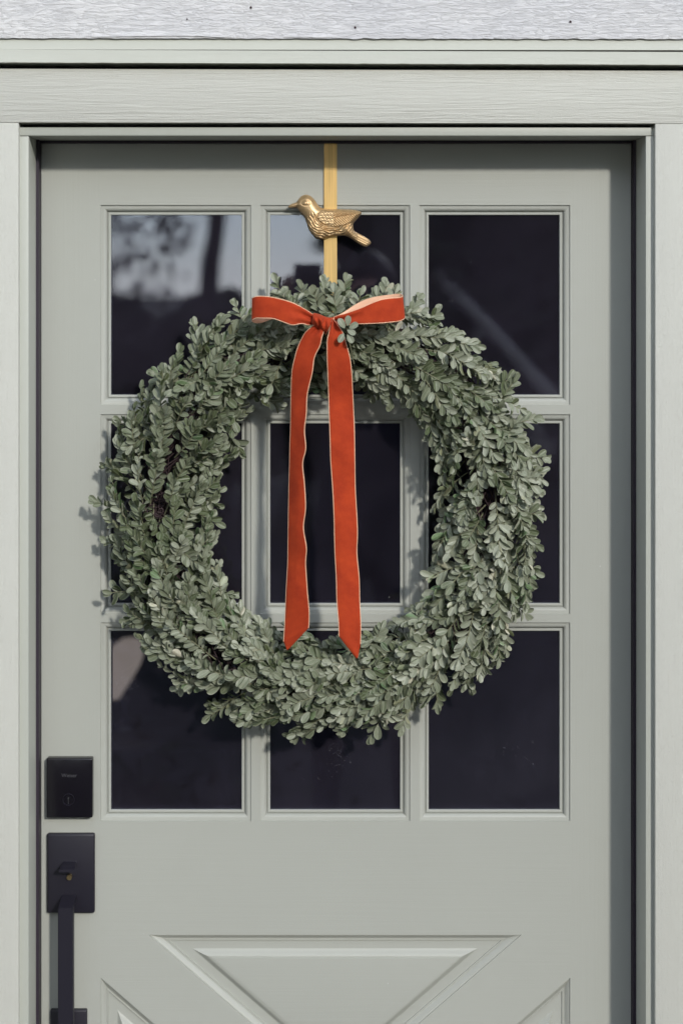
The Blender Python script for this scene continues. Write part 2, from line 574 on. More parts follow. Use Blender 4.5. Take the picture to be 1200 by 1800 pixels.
# lap siding to the sides and above (mostly beyond the frame)
def lap(x0, x1, z0, z1):
    v = [(x0, -0.092, z0), (x1, -0.092, z0), (x1, -0.078, z1), (x0, -0.078, z1),
         (x0, -0.0605, z0), (x1, -0.0605, z0), (x1, -0.0605, z1), (x0, -0.0605, z1)]
    f = [(0, 1, 2, 3), (0, 4, 5, 1), (3, 2, 6, 7), (0, 3, 7, 4), (1, 5, 6, 2)]
    return mesh_py("siding_board", v, f, M['siding'], wall)
CXL = W(33, 0, YC).x           # inner edges of the casing
CXR = W(1151, 0, YC).x
CW = 0.105
hz0 = W(0, 113, -0.115).z
zz = -0.18
while zz < hz0 - 0.02:
    z1 = min(zz + 0.14, hz0 - 0.001)
    lap(-3.2, CXL - CW - 0.003, zz, z1 - 0.002)
    lap(CXR + CW + 0.003, 3.2, zz, z1 - 0.002)
    zz += 0.14
zz = TOPZ + 0.002
while zz < 2.95:
    lap(-3.2, 3.2, zz, zz + 0.138)
    zz += 0.14

# ------------------------------------------------------------------ door frame
frame = empty("door_frame", (0, -0.05, 0), "pale grey green door frame of rough sawn casings and smooth jambs around the door", "door frame")
# head casing
hl = W(0, 215.2, YC).z
hr = W(1200, 217.3, YC).z
slope = (hr - hl) / (1200 * S)
def hz(x):
    return hl + slope * (x - W(0, 0, YC).x)
xa, xb = CXL - CW - 0.012, CXR + CW + 0.012
ztl, ztr = W(0, 120.5, YC).z, W(1200, 124.5, YC).z
def zt(x): return ztl + (ztr - ztl) * (x - W(0, 0, YC).x) / (1200 * S)
grid = []
prism("head_casing", [(xa, zt(xa)), (xb, zt(xb)), (xb, hz(xb)), (xa, hz(xa))], YC, -0.0615, M['head'], frame, bevel=0.0009)
prism("side_casing", [(CXL - CW, hz(CXL - CW) - 0.0002), (CXL, hz(CXL) - 0.0002), (CXL, -0.03), (CXL - CW, -0.03)], YC + 0.0006, -0.0615, M['side'], frame, bevel=0.0009)
prism("side_casing", [(CXR, hz(CXR) - 0.0002), (CXR + CW, hz(CXR + CW) - 0.0002), (CXR + CW, -0.03), (CXR, -0.03)], YC + 0.0006, -0.0615, M['side'], frame, bevel=0.0009)
# jambs
HJ = W(0, 223.8, YJ).z - JZ
prism("head_jamb", [(JXL - JT, JZ + HJ), (JXR + JT, JZ + HJ), (JXR + JT, JZ), (JXL - JT, JZ)], YJ - 0.0008, 0.05, M['jamb'], frame, bevel=0.0012)
prism("side_jamb", [(JXL - JT, JZ - 0.0005), (JXL, JZ - 0.0005), (JXL, -0.03), (JXL - JT, -0.03)], YJ, 0.05, M['jamb'], frame, bevel=0.0016)
prism("side_jamb", [(JXR, JZ - 0.0005), (JXR + JT, JZ - 0.0005), (JXR + JT, -0.03), (JXR, -0.03)], YJ, 0.05, M['jamb'], frame, bevel=0.0016)
# dark weather strips in the gap
DL, DR = JXL + 0.0035, JXR - 0.0035
DT = JZ - 0.0035
box("weather_strip", (JXL + 0.0002, -0.024, 0.0), (DL + 0.0007, -0.0006, JZ - 0.0002), M['gasket'], frame)
box("weather_strip", (DR - 0.0007, -0.018, 0.0), (JXR - 0.0002, -0.0006, JZ - 0.0002), M['gasket'], frame)
box("weather_strip", (DL + 0.001, -0.010, DT - 0.0007), (DR - 0.001, -0.0006, JZ - 0.0003), M['gasket'], frame)
prism("gap_shade_strip", [(-3, W(0, 106, -0.1).z), (3, W(0, 106, -0.1).z), (3, W(0, 128, YC).z), (-3, W(0, 128, YC).z)], -0.0633, -0.0621, M['gasket'], frame)  # dark strip added to deepen the shade above the head casing
prism("gap_shade_strip", [(CXL - 0.02, hz(CXL) + 0.002), (CXR + 0.02, hz(CXR) + 0.002), (CXR + 0.02, JZ + HJ + 0.0004), (CXL - 0.02, JZ + HJ + 0.0004)], -0.0609, -0.0602, M['gasket'], frame)  # dark strip added to deepen the shade above the head jamb
box("threshold", (JXL + 0.001, -0.085, -0.03), (JXR - 0.001, 0.05, 0.0), M['nick'], frame)

# ------------------------------------------------------------------ the door
door = empty("front_door", (0, 0, 0), "sage green front door with nine glass panes above a crossbuck panel", "door")
TH = 0.042
def X(px): return (px - PX0) * S
def Z(py): return CZ + (PY0 - py) * S
def board(name, px0, py0, px1, py1, mat):
    return prism(name, [(px0, py0), (px1, py0), (px1, py1), (px0, py1)], 0.0, TH, mat, door)
gx = [(177.3, 441.3), (457.7, 720.3), (736.8, 1001.2)]
gy = [(360.5, 711.5), (728.3, 1079.3), (1094.3, 1443.5)]
xl, xr = X(gx[0][0]), X(gx[2][1])
board("top_rail", xl, DT, xr, Z(gy[0][0]), M['door_x'])
board("stile", DL + 0.001, DT, xl, 0.005, M['door_z'])
board("stile", xr, DT, DR - 0.001, 0.005, M['door_z'])
PT, PB = 1643.5, 2357.0
board("lock_rail", xl, Z(gy[2][1]), xr, Z(PT), M['door_x'])
board("bottom_rail", xl, Z(PB), xr, 0.005, M['door_x'])
for a in (0, 1):
    board("muntin", X(gx[a][1]), Z(gy[0][0]), X(gx[a + 1][0]), Z(gy[2][1]), M['door_z'])
for r in (0, 1):
    for c in range(3):
        board("muntin", X(gx[c][0]), Z(gy[r][1]), X(gx[c][1]), Z(gy[r + 1][0]), M['door_x'])

def arc(d0, y0, d1, y1, n, convex=True):
    out = []
    for i in range(1, n + 1):
        a = math.pi / 2 * i / n
        if convex:
            out.append((d0 + (d1 - d0) * (1 - math.cos(a)), y0 + (y1 - y0) * math.sin(a)))
        else:
            out.append((d0 + (d1 - d0) * math.sin(a), y0 + (y1 - y0) * (1 - math.cos(a))))
    return out
mm = 0.001
STICK = [(0, 0.0)] + [(0.1 * mm, 2.4 * mm), (1.3 * mm, 2.5 * mm)] + [(2.6 * mm, 3.0 * mm)] + arc(2.6 * mm, 3.0 * mm, 9.3 * mm, 9.4 * mm, 6, False) + [(9.8 * mm, 10.6 * mm), (10.6 * mm, 10.7 * mm)]
GLAZE = STICK + [(10.9 * mm, 8.7 * mm), (11.6 * mm, 8.3 * mm), (14.0 * mm, 8.5 * mm), (14.7 * mm, 9.2 * mm), (14.9 * mm, 13.0 * mm)]
for r in range(3):
    for c in range(3):
        x0, x1 = X(gx[c][0]), X(gx[c][1])
        z0, z1 = Z(gy[r][0]), Z(gy[r][1])
        poly = [(x0, z0), (x1, z0), (x1, z1), (x0, z1)]
        w = ring_profile("window", poly, GLAZE, M['door_z'] if r != 5 else None, door)
        ins = offset_poly(poly, 0.0143)
        pn = box("pane", (ins[0][0], 0.0112, ins[2][1]), (ins[2][0], 0.0152, ins[0][1]), M['glass'], w)
        gb = ring_profile("bead", offset_poly(poly, 0.0110), [(0, 0.0422), (0, 0.036), (0.0040, 0.030), (0.0040, 0.0158)], M['gasket'], w)

# crossbuck
cx, cyy = 588.8, (PT + PB) / 2
L1, R1 = gx[0][0], gx[2][1]
slope1 = 0.868
tl, tr = 262.0, 915.6
th_ = (tr - tl) / 2 * slope1
side_top = 1718.5
sw = ((PB - (side_top - PT)) - side_top) / 2 / slope1
T = [(tl, PT), (tr, PT), (cx, PT + th_)]
Bm = [(tl, PB), (tr, PB), (cx, PB - th_)]
Lm = [(L1, side_top), (L1, PT + PB - side_top), (L1 + sw, cyy)]
Rm = [(R1, side_top), (R1, PT + PB - side_top), (R1 - sw, cyy)]
xpoly = [(L1, PT), (tl, PT), (cx, PT + th_), (tr, PT), (R1, PT), (R1, side_top), (R1 - sw, cyy), (R1, PT + PB - side_top),
         (R1, PB), (tr, PB), (cx, PB - th_), (tl, PB), (L1, PB), (L1, PT + PB - side_top), (L1 + sw, cyy), (L1, side_top)]
prism("cross_brace", [(X(p[0]), Z(p[1])) for p in xpoly], 0.0, TH, M['door_x'], door)
PANEL = [(0, 0.0)] + [(0.1 * mm, 2.2 * mm), (1.3 * mm, 2.4 * mm), (2.2 * mm, 3.0 * mm)] + [(6.6 * mm, 7.4 * mm), (7.6 * mm, 8.2 * mm)] \
    + [(9.4 * mm, 8.6 * mm), (9.7 * mm, 7.9 * mm), (11.0 * mm, 8.0 * mm), (11.3 * mm, 10.2 * mm),
    (24.0 * mm, 10.2 * mm), (25.0 * mm, 9.8 * mm), (28.0 * mm, 7.0 * mm), (31.0 * mm, 4.2 * mm), (33.2 * mm, 3.4 * mm), (34.8 * mm, 2.9 * mm),
    (36.0 * mm, 2.8 * mm), (36.3 * mm, 1.8 * mm), (37.2 * mm, 1.6 * mm)]
for tri in (T, Bm, Lm, Rm):
    ring_profile("raised_panel", [(X(p[0]), Z(p[1])) for p in tri], PANEL, M['door_x'], door, cap=True)

# ------------------------------------------------------------------ lock and handle
bolt = empty("deadbolt", (X(122), 0, Z(1384)), "glossy black square deadbolt plate with a round key cylinder above the handle", "deadbolt")
def pbox(name, px0, py0, px1, py1, yf, yb, mat, parent, bevel=0.0, seg=3):
    a, b = W(px0, py0, yf), W(px1, py1, yf)
    return box(name, (a.x, yf, b.z), (b.x, yb, a.z), mat, parent, bevel, seg)
pbox("lock_plate", 82.0, 1333.5, 163.0, 1438.0, -0.016, -0.0001, M['gloss'], bolt, 0.0022)
def ring(name, cxp, cyp, y, r0, r1, dep, mat, parent, seg=28):
    c = W(cxp, cyp, y)
    prof = [(r1, 0), (r1 - 0.0004, -dep), (r0 + 0.0004, -dep), (r0, 0)]
    verts, faces = [], []
    for i in range(seg):
        a = 2 * math.pi * i / seg
        for rr, dy in prof:
            verts.append(Vector((c.x + rr * math.cos(a), y + dy, c.z + rr * math.sin(a))))
    for i in range(seg):
        j = (i + 1) % seg
        for k in range(3):
            faces.append((i * 4 + k, i * 4 + k + 1, j * 4 + k + 1, j * 4 + k))
    return mesh_py(name, verts, faces, mat, parent, smooth=30)
def disc(name, c, r, dep, mat, parent, seg=20):
    bm = bmesh.new()
    bmesh.ops.create_cone(bm, cap_ends=True, segments=seg, radius1=r, radius2=r * 0.94, depth=dep)
    bmesh.ops.rotate(bm, verts=bm.verts, matrix=Matrix.Rotation(math.pi / 2, 3, 'X'))
    for v in bm.verts:
        v.co += c
    return bm_obj(name, bm, mat, parent, smooth=40)
kc = ring("key_cylinder", 121.0, 1405.5, -0.0162, 0.0080, 0.0092, 0.0009, M['black'], bolt)
disc("cylinder_face", W(121.0, 1405.5, -0.0163), 0.0076, 0.0006, M['gloss'], kc)
disc("keyway", W(120.8, 1402.6, -0.0168), 0.0013, 0.0006, M['chrome'], kc, 12)
a = W(120.1, 1404.5, -0.0166); b = W(121.3, 1413.5, -0.0166)
box("keyway", (a.x, -0.0170, b.z), (b.x, -0.0163, a.z), M['chrome'], kc)
fc = bpy.data.curves.new("lettering", 'FONT')
fc.body = "Weiser"
fc.size = 0.0078
fc.extrude = 0.0002
fc.align_x = 'CENTER'
tmp = bpy.data.objects.new("tmp_text", fc)
COL.objects.link(tmp)
bpy.context.view_layer.update()
tme = bpy.data.meshes.new_from_object(tmp.evaluated_get(bpy.context.evaluated_depsgraph_get()))
bpy.data.objects.remove(tmp)
tme.transform(Matrix.Translation(W(122.0, 1366.0, -0.0163)) @ Matrix.Rotation(math.pi / 2, 4, 'X'))
link_mesh("lettering", tme, mat_simple("engraved letters", (0.22, 0.22, 0.24), 0.3, 0.8), bolt)

handle = empty("handle_set", (X(122), 0, Z(1540)), "matte black door handle with upright square grip and thumb latch", "door handle")
pbox("back_plate", 83.0, 1466.0, 166.5, 1605.5, -0.0095, -0.0001, M['black'], handle, 0.0026)
# thumb latch: flat tapered paddle
p0, p1 = W(104.5, 1531.0, -0.040), W(131.5, 1532.0, -0.040)
w0 = 0.0115
verts = []
for yy, hw, zt in ((-0.0400, w0, 0.0), (-0.030, w0, 0.0018), (-0.0094, 0.0100, 0.0026)):
    xc = (p0.x + p1.x) / 2
    for sx, dz in ((-1, 0.0014), (1, 0.0014), (1, -0.0016), (-1, -0.0016)):
        verts.append((xc + sx * hw, yy, p0.z + zt + dz))
faces = [(0, 1, 2, 3)] + [(4 * s + k, 4 * s + (k + 1) % 4, 4 * s + 4 + (k + 1) % 4, 4 * s + 4 + k) for s in (0, 1) for k in range(4)] + [(11, 10, 9, 8)]
lt = mesh_py("thumb_latch", verts, faces, M['black'], handle)
bv = lt.modifiers.new("b", 'BEVEL'); bv.width = 0.0006; bv.segments = 2
disc("latch_pin", W(122.5, 1541.5, -0.013), 0.0042, 0.0075, M['nick'], handle, 10)
# grip: square bar standing off the plate
def bar_path(name, pts, hw, hd, mat, parent):
    verts, faces = [], []
    n = len(pts)
    for i, (x, y, z) in enumerate(pts):
        t = Vector(pts[min(i + 1, n - 1)]) - Vector(pts[max(i - 1, 0)])
        t.normalize()
        nr = Vector((1, 0, 0)).cross(t).normalized()
        c = Vector((x, y, z))
        sc = 1.0
        if 0 < i < n - 1:
            ca = (Vector(pts[i + 1]) - c).normalized().dot((c - Vector(pts[i - 1])).normalized())
            sc = 1 / max(0.5, math.sqrt((1 + ca) / 2))
        for sx, sn in ((-1, -1), (1, -1), (1, 1), (-1, 1)):
            verts.append(c + Vector((sx * hw, 0, 0)) + nr * sn * hd * sc)
    for i in range(n - 1):
        for k in range(4):
            faces.append((i * 4 + k, i * 4 + (k + 1) % 4, i * 4 + 4 + (k + 1) % 4, i * 4 + 4 + k))
    faces.append((3, 2, 1, 0)); faces.append(tuple((n - 1) * 4 + k for k in range(4)))
    bm = bmesh.new()
    vs = [bm.verts.new(v) for v in verts]
    for f in faces: bm.faces.new([vs[q] for q in f])
    bmesh.ops.recalc_face_normals(bm, faces=bm.faces)
    bmesh.ops.bevel(bm, geom=[e for e in bm.edges if e.calc_face_angle(0) > 0.6], offset=0.0010, segments=2, affect='EDGES')
    return bm_obj(name, bm, mat, parent, smooth=40)
ztopb = W(0, 1589.5, -0.048).z
hx = (W(102.5, 0, -0.048).x + W(129.0, 0, -0.048).x) / 2
hwx = (W(129.0, 0, -0.048).x - W(102.5, 0, -0.048).x) / 2
zb = Z(1905)
bar_path("grip", [(hx, -0.0094, ztopb - 0.006), (hx, -0.042, ztopb - 0.006), (hx, -0.042, zb), (hx, -0.0094, zb)], hwx, 0.006, M['black'], handle)
pbox("lower_plate", 88.5, 1776.0, 153.0, 1960.0, -0.0095, -0.0001, M['black'], handle, 0.002)

# ------------------------------------------------------------------ room behind the door
room = empty("hallway", (0, 2, 0), "dark unlit hallway seen through the door panes", "room")
M['dark2'] = mat_simple("hall wall", (0.20, 0.155, 0.26), 0.9)
def sheet(name, v, m, p): return mesh_py(name, v, [(0, 1, 2, 3)], m, p)
rx0, rx1, ry0, ry1, rz0, rz1 = -2.4, 2.4, 0.061, 6.0, -0.02, 2.6
sheet("floor", [(rx0, ry0, rz0), (rx1, ry0, rz0), (rx1, ry1, rz0), (rx0, ry1, rz0)], M['darkfloor'], room)
sheet("ceiling", [(rx0, ry0, rz1), (rx1, ry0, rz1), (rx1, ry1, rz1), (rx0, ry1, rz1)], M['dark2'], room)
sheet("back_wall", [(rx0, ry1, rz0), (rx1, ry1, rz0), (rx1, ry1, rz1), (rx0, ry1, rz1)], M['dark2'], room)
sheet("side_wall", [(rx0, ry0, rz0), (rx0, ry1, rz0), (rx0, ry1, rz1), (rx0, ry0, rz1)], M['dark2'], room)
sheet("side_wall", [(rx1, ry0, rz0), (rx1, ry1, rz0), (rx1, ry1, rz1), (rx1, ry0, rz1)], M['dark2'], room)
box("roof_slab", (-3.2, -0.06, 3.0), (3.2, 6.3, 3.1), M['dark2'], room)
for sx in (-1, 1):
    box("outer_wall", (min(sx * 3.0, sx * 3.2), 0.06, -0.2), (max(sx * 3.0, sx * 3.2), 6.3, 3.0), M['siding'], room)
box("outer_wall", (-3.0, 6.1, -0.2), (3.0, 6.3, 3.0), M['siding'], room)

# made-up lamp on a console in the hallway, seen blurred through the lower left pane
lc = W(216, 1168, 2.2)
glow_root = empty("pale_glow", (lc.x, 2.2, lc.z - 0.18), "added soft round lamp seen through the lower left pane", "lamp")
t = NT("frosted lamp glass")
ns = t.noise(t.coords((30, 30, 160)), 1.0, 3, 0.6)
em = t.n("ShaderNodeEmission", ins={"Color": t.mix(ns, (0.80, 0.62, 0.50), (1.0, 0.86, 0.74)), "Strength": 0.115})  # glow added for a pale blur of unknown source
t.link(em.outputs[0], t.out.inputs[0])
def lathe(name, c, prof, mat, parent, seg=24, lean=0.0):
    verts, faces = [], []
    for r, z in prof:
        for k in range(seg):
            an = 2 * math.pi * k / seg
            r2, z2 = r * 1.28, z * 1.28
            verts.append(Vector((c.x + r2 * math.cos(an) + lean * z2, c.y + r2 * math.sin(an), c.z + z2)))
    for i in range(len(prof) - 1):
        for k in range(seg):
            k2 = (k + 1) % seg
            faces.append((i * seg + k, i * seg + k2, (i + 1) * seg + k2, (i + 1) * seg + k))
    return mesh_py(name, verts, faces, mat, parent, smooth=60)
lathe("glow_bulb", lc, [(0.016, -0.075), (0.022, -0.055), (0.031, -0.03), (0.039, 0.0), (0.040, 0.02), (0.034, 0.042), (0.020, 0.056), (0.0005, 0.061)], t.m, glow_root, lean=0.30)
lathe("glow_foot", lc, [(0.0005, -0.14), (0.035, -0.14), (0.033, -0.13), (0.008, -0.12), (0.008, -0.085), (0.016, -0.074)], M['black'], glow_root)
con = empty("console_table", (lc.x, 2.2, rz0), "dark narrow console table under the added lamp in the hallway", "table")
box("tabletop", (lc.x - 0.5, 2.05, lc.z - 0.205), (lc.x + 0.35, 2.35, lc.z - 0.1800), M['darkfloor'], con, 0.003)
for dx in (-0.47, 0.29):
    for dy in (2.07, 2.30):
        box("leg", (lc.x + dx, dy, rz0), (lc.x + dx + 0.03, dy + 0.03, lc.z - 0.206), M['darkfloor'], con)

# ------------------------------------------------------------------ brass hanger with bird
hang = empty("wreath_hanger", (X(580.5), -0.003, DT), "brass over-door wreath hanger strap with a cast golden bird on it", "wreath hanger")
hx0, hx1 = X(569.3), X(592.0)
zbot = Z(640)
verts = []
path = [(0.050, DT - 0.05), (0.050, DT + 0.0012), (-0.0026, DT + 0.0012), (-0.0030, Z(430)), (-0.0040, zbot), (-0.020, zbot - 0.006), (-0.040, zbot + 0.004), (-0.050, zbot + 0.03)]
thk = 0.0016
bm = bmesh.new()
rows = []
for i, (yy, z2) in enumerate(path):
    t = Vector((0, path[min(i + 1, len(path) - 1)][0] - path[max(i - 1, 0)][0], path[min(i + 1, len(path) - 1)][1] - path[max(i - 1, 0)][1])).normalized()
    nr = Vector((1, 0, 0)).cross(t) * thk / 2
    c = Vector((0, yy, z2))
    rows.append([bm.verts.new(Vector((hx0, 0, 0)) + c + nr), bm.verts.new(Vector((hx1, 0, 0)) + c + nr),
                 bm.verts.new(Vector((hx1, 0, 0)) + c - nr), bm.verts.new(Vector((hx0, 0, 0)) + c - nr)])
for a_, b_ in zip(rows[:-1], rows[1:]):
    for k in range(4):
        bm.faces.new((a_[k], a_[(k + 1) % 4], b_[(k + 1) % 4], b_[k]))
bm.faces.new(rows[0][::-1]); bm.faces.new(rows[-1])
bm_obj("strap", bm, M['strap'], hang)

OUT = [(38, 240), (60, 215), (95, 197), (155, 180), (165, 152), (200, 108), (235, 90), (265, 84), (300, 90), (330, 104), (370, 145), (395, 182), (420, 222),
       (450, 247), (500, 262), (640, 265), (800, 268), (880, 276), (930, 290), (962, 306), (935, 350), (885, 405), (848, 445), (852, 490), (856, 530), (900, 558),
       (980, 598), (1050, 642), (1076, 682), (1060, 706), (1010, 741), (960, 717), (880, 668), (815, 622), (750, 592), (650, 596),
       (560, 610), (490, 640), (445, 643), (405, 632), (370, 603), (330, 560), (295, 500), (275, 430), (255, 372), (215, 322),
       (175, 278), (155, 240), (105, 250), (55, 250)]
WING = [(400, 372), (410, 330), (440, 290), (490, 268), (560, 262), (700, 264), (820, 268), (900, 278), (962, 304), (930, 352), (870, 408), (800, 446), (720, 472),
        (650, 484), (590, 482), (520, 465), (460, 438), (420, 408)]
def chaikin(p, it=2):
    for _ in range(it):
        q = []
        for i in range(len(p)):
            a_, b_ = p[i], p[(i + 1) % len(p)]
            q.append((a_[0] * .75 + b_[0] * .25, a_[1] * .75 + b_[1] * .25))
            q.append((a_[0] * .25 + b_[0] * .75, a_[1] * .25 + b_[1] * .75))
        p = q
    return p
def poly_sd(P, poly):
    """signed distance (positive inside) and nearest point"""
    A = np.array(poly); B = np.roll(A, -1, axis=0)
    best = np.full(len(P), 1e9); near = np.zeros_like(P)
    inside = np.zeros(len(P), bool)
    for a_, b_ in zip(A, B):
        d = b_ - a_
        t = np.clip(((P - a_) @ d) / (d @ d), 0, 1)
        q = a_ + t[:, None] * d
        dist = np.linalg.norm(P - q, axis=1)
        m = dist < best
        best[m] = dist[m]; near[m] = q[m]
        c = ((a_[1] > P[:, 1]) != (b_[1] > P[:, 1]))
        if abs(b_[1] - a_[1]) > 1e-12:
            xi = (b_[0] - a_[0]) * (P[:, 1] - a_[1]) / (b_[1] - a_[1]) + a_[0]
            inside ^= c & (P[:, 0] < xi)
    return np.where(inside, best, -best), near
def relief(name, poly, step, hfun, y_back, mat, parent):
    A = np.array(poly)
    x0, y0 = A.min(0) - step; x1, y1 = A.max(0) + step
    nx = int((x1 - x0) / step) + 2; ny = int((y1 - y0) / step) + 2
    gxx, gyy = np.meshgrid(x0 + np.arange(nx) * step, y0 + np.arange(ny) * step)
    P = np.stack([gxx.ravel(), gyy.ravel()], 1)
    sd, near = poly_sd(P, poly)
    snap = (sd < step * 0.5) & (sd > -step * 0.75)
    P[snap] = near[snap]
    ok = sd > -step * 0.75
    sdc = np.where(snap, 0, np.maximum(sd, 0))
    h = hfun(P, sdc)
    idx = -np.ones(len(P), int)
    faces = []
    for j in range(ny - 1):
        for i in range(nx - 1):
            q = (j * nx + i, j * nx + i + 1, (j + 1) * nx + i + 1, (j + 1) * nx + i)
            if all(ok[k] for k in q) and sum(snap[k] for k in q) < 4:
                faces.append(q)
    used = sorted({k for f in faces for k in f})
    for n_, k in enumerate(used): idx[k] = n_
    verts = []
    for k in used:
        y = y_back - h[k]
        verts.append(W(500 + P[k, 0] / 7.06, 330 + P[k, 1] / 7.06, y))
    n0 = len(used)
    fs = [tuple(int(idx[k]) for k in f)[::-1] for f in faces]
    # skirt back to the strap
    cnt = {}
    for f in fs:
        for a_, b_ in zip(f, f[1:] + f[:1]):
            cnt[(a_, b_)] = 1
    bmap = {}
    for (a_, b_) in list(cnt):
        if (b_, a_) not in cnt:
            for k in (a_, b_):
                if k not in bmap:
                    bmap[k] = len(verts)
                    v = verts[k]
                    verts.append(Vector((v.x, y_back + 0.0005, v.z)))
            fs.append((b_, a_, bmap[a_], bmap[b_]))
    return mesh_py(name, verts, fs, mat, parent, smooth=80)
out_s = chaikin(OUT, 2)
wing_s = chaikin(WING, 2)
def nz2(P, s, seed):
    return np.array([mnoise.noise(Vector((p[0] * s, p[1] * s, seed))) for p in P])
def body_h(P, sd):
    mmz = 0.1237
    d = sd * mmz                         # mm from the outline
    H = np.where(P[:, 0] < 165, 4.5, 14.0)
    R = np.where(P[:, 0] < 165, 5.0, 13.0)
    # tail flattens
    tailf = np.clip((P[:, 0] - 830) / 80, 0, 1)
    H = H * (1 - tailf) + 6.0 * tailf
    R = R * (1 - tailf) + 5.5 * tailf
    q = np.clip(d / R, 0, 1)
    h = H * np.sqrt(np.clip(1 - (1 - q) ** 2, 0, 1)) + 2.0
    # neck pinch
    # grooves of breast feathers: strands that sweep from throat to belly
    ang = np.arctan2(P[:, 1] - 330, P[:, 0] - 560)
    rad = np.hypot((P[:, 0] - 560) / 1.25, P[:, 1] - 330)
    w = nz2(P, 0.010, 3.0) * 26 + nz2(P, 0.03, 9.0) * 7
    strand = np.sin((rad + w) * 2 * math.pi / 27.0)
    body = np.clip((P[:, 1] - 300) / 50, 0, 1) * np.clip((P[:, 0] - 235) / 50, 0, 1) * (1 - tailf) * np.clip(d / 1.2, 0, 1)
    broken = 0.45 + 0.75 * np.clip(nz2(P, 0.016, 21.0) + 0.45, 0, 1)
    h += 1.15 * strand * body * broken
    # tail herring bone
    tl_ = np.sin((P[:, 0] * 0.5 - P[:, 1] * 1.0) * 2 * math.pi / 26.0)
    h += 0.5 * tl_ * tailf * np.clip(d / 0.8, 0, 1)
    # head: brow, eye
    ex, ey = (P[:, 0] - 262) / 54.0, (P[:, 1] - 190) / 33.0
    e = np.hypot(ex, ey)
    h += -0.9 * np.exp(-((e - 1.0) / 0.20) ** 2) - 0.35 * np.exp(-(e / 0.9) ** 4)
    pu = np.hypot((P[:, 0] - 258) / 27.0, (P[:, 1] - 192) / 22.0)
    h += 1.5 * np.sqrt(np.clip(1 - pu ** 2, 0, 1))
    # mouth line on the beak
    beak = np.exp(-((P[:, 1] - (236 - (P[:, 0] - 60) * 0.10)) / 5.0) ** 2) * (P[:, 0] < 165)
    h -= 0.8 * beak
    return np.maximum(h, 0.3) * 0.001
bird = relief("bird", out_s, 4.0, body_h, -0.0040, M['gold'], hang)
def wing_h(P, sd):
    d = sd * 0.1237
    h = 4.4 * np.clip(d / 1.2, 0, 1) ** 0.5
    # rachis from shoulder to tip
    ax, ay, bx, by = 560.0, 385.0, 955.0, 306.0
    L = math.hypot(bx - ax, by - ay)
    ux, uy = (bx - ax) / L, (by - ay) / L
    s = (P[:, 0] - ax) * ux + (P[:, 1] - ay) * uy
    tt = -(P[:, 0] - ax) * uy + (P[:, 1] - ay) * ux
    rear = np.clip((P[:, 0] - 590) / 30, 0, 1) * np.clip(d / 0.9, 0, 1)
    barb = np.sin((s - np.abs(tt) * 0.75) * 2 * math.pi / 29.0)
    h += 0.95 * barb * rear
    h += -0.7 * np.exp(-(tt / 5.0) ** 2) * rear
    rng_ = np.random.default_rng(5)
    sc = np.zeros(len(P))
    for jx in range(6):
        for jy in range(5):
            px_ = 432 + jx * 40 + (jy % 2) * 20
            py_ = 292 + jy * 36 + rng_.uniform(-5, 5)
            if px_ > 640 or (py_ - 330) > (640 - px_) * 0.9 + 30:
                pass
            r = np.hypot((P[:, 0] - px_) / 24.0, (P[:, 1] - py_) / 20.0)
            sc = np.maximum(sc, 1.3 * np.sqrt(np.clip(1 - r ** 2, 0, 1)) - 0.8 * np.exp(-(((P[:, 0] - px_ + 5) / 12.0) ** 2 + ((P[:, 1] - py_ + 3) / 9.0) ** 2)))
    h += sc * (1 - np.clip((P[:, 0] - 610) / 30, 0, 1)) * np.clip(d / 1.0, 0, 1)
    body = np.clip(poly_sd(P, out_s)[0] * 0.1237 / 13.0, 0, 1)
    base = 14.0 * np.sqrt(np.clip(1 - (1 - body) ** 2, 0, 1)) + 1.6
    base = np.minimum(base, 13.0)
    return (h + base) * 0.001
wingo = relief("wing", wing_s, 3.6, wing_h, -0.0042, M['gold'], bird)

# ------------------------------------------------------------------ wreath
wre_c = W(569, 898, -0.058)
wreath = empty("wreath", wre_c, "large round grey green boxwood wreath hanging on the door", "wreath")
rng = np.random.default_rng(11)
deg = np.radians
OT = [(0, 389), (15, 398), (30, 409), (45, 402), (60, 404), (75, 398), (90, 400), (105, 398), (120, 396), (135, 398), (150, 384), (165, 395), (180, 398),
      (195, 388), (210, 400), (225, 396), (240, 409), (255, 396), (270, 395), (285, 400), (300, 391), (315, 405), (330, 405), (345, 392), (360, 389)]
IT = [(0, 192), (30, 205), (45, 230), (70, 222), (90, 215), (110, 212), (135, 212), (160, 184), (180, 178), (205, 190), (225, 222), (250, 212), (270, 206),
      (290, 212), (315, 224), (335, 198), (360, 192)]
KW = (D - 0.058) / D * S
def Rout(th): return np.interp(np.degrees(th) % 360, [a for a, _ in OT], [b for _, b in OT]) * KW
def Rin(th): return np.interp(np.degrees(th) % 360, [a for a, _ in IT], [b for _, b in IT]) * KW
YW = -0.058
DEP = 0.060
def core(th):
    r = (Rout(th) + Rin(th)) / 2
    return np.array([wre_c.x + r * math.cos(th), YW, wre_c.z + r * math.sin(th)])
def tubedir(th, ph):
    # ph = 0 towards the street, +90 outwards, -90 to the middle
    return np.array([math.cos(th) * math.sin(ph), -math.cos(ph), math.sin(th) * math.sin(ph)])
def unit(v): return v / (np.linalg.norm(v) + 1e-12)

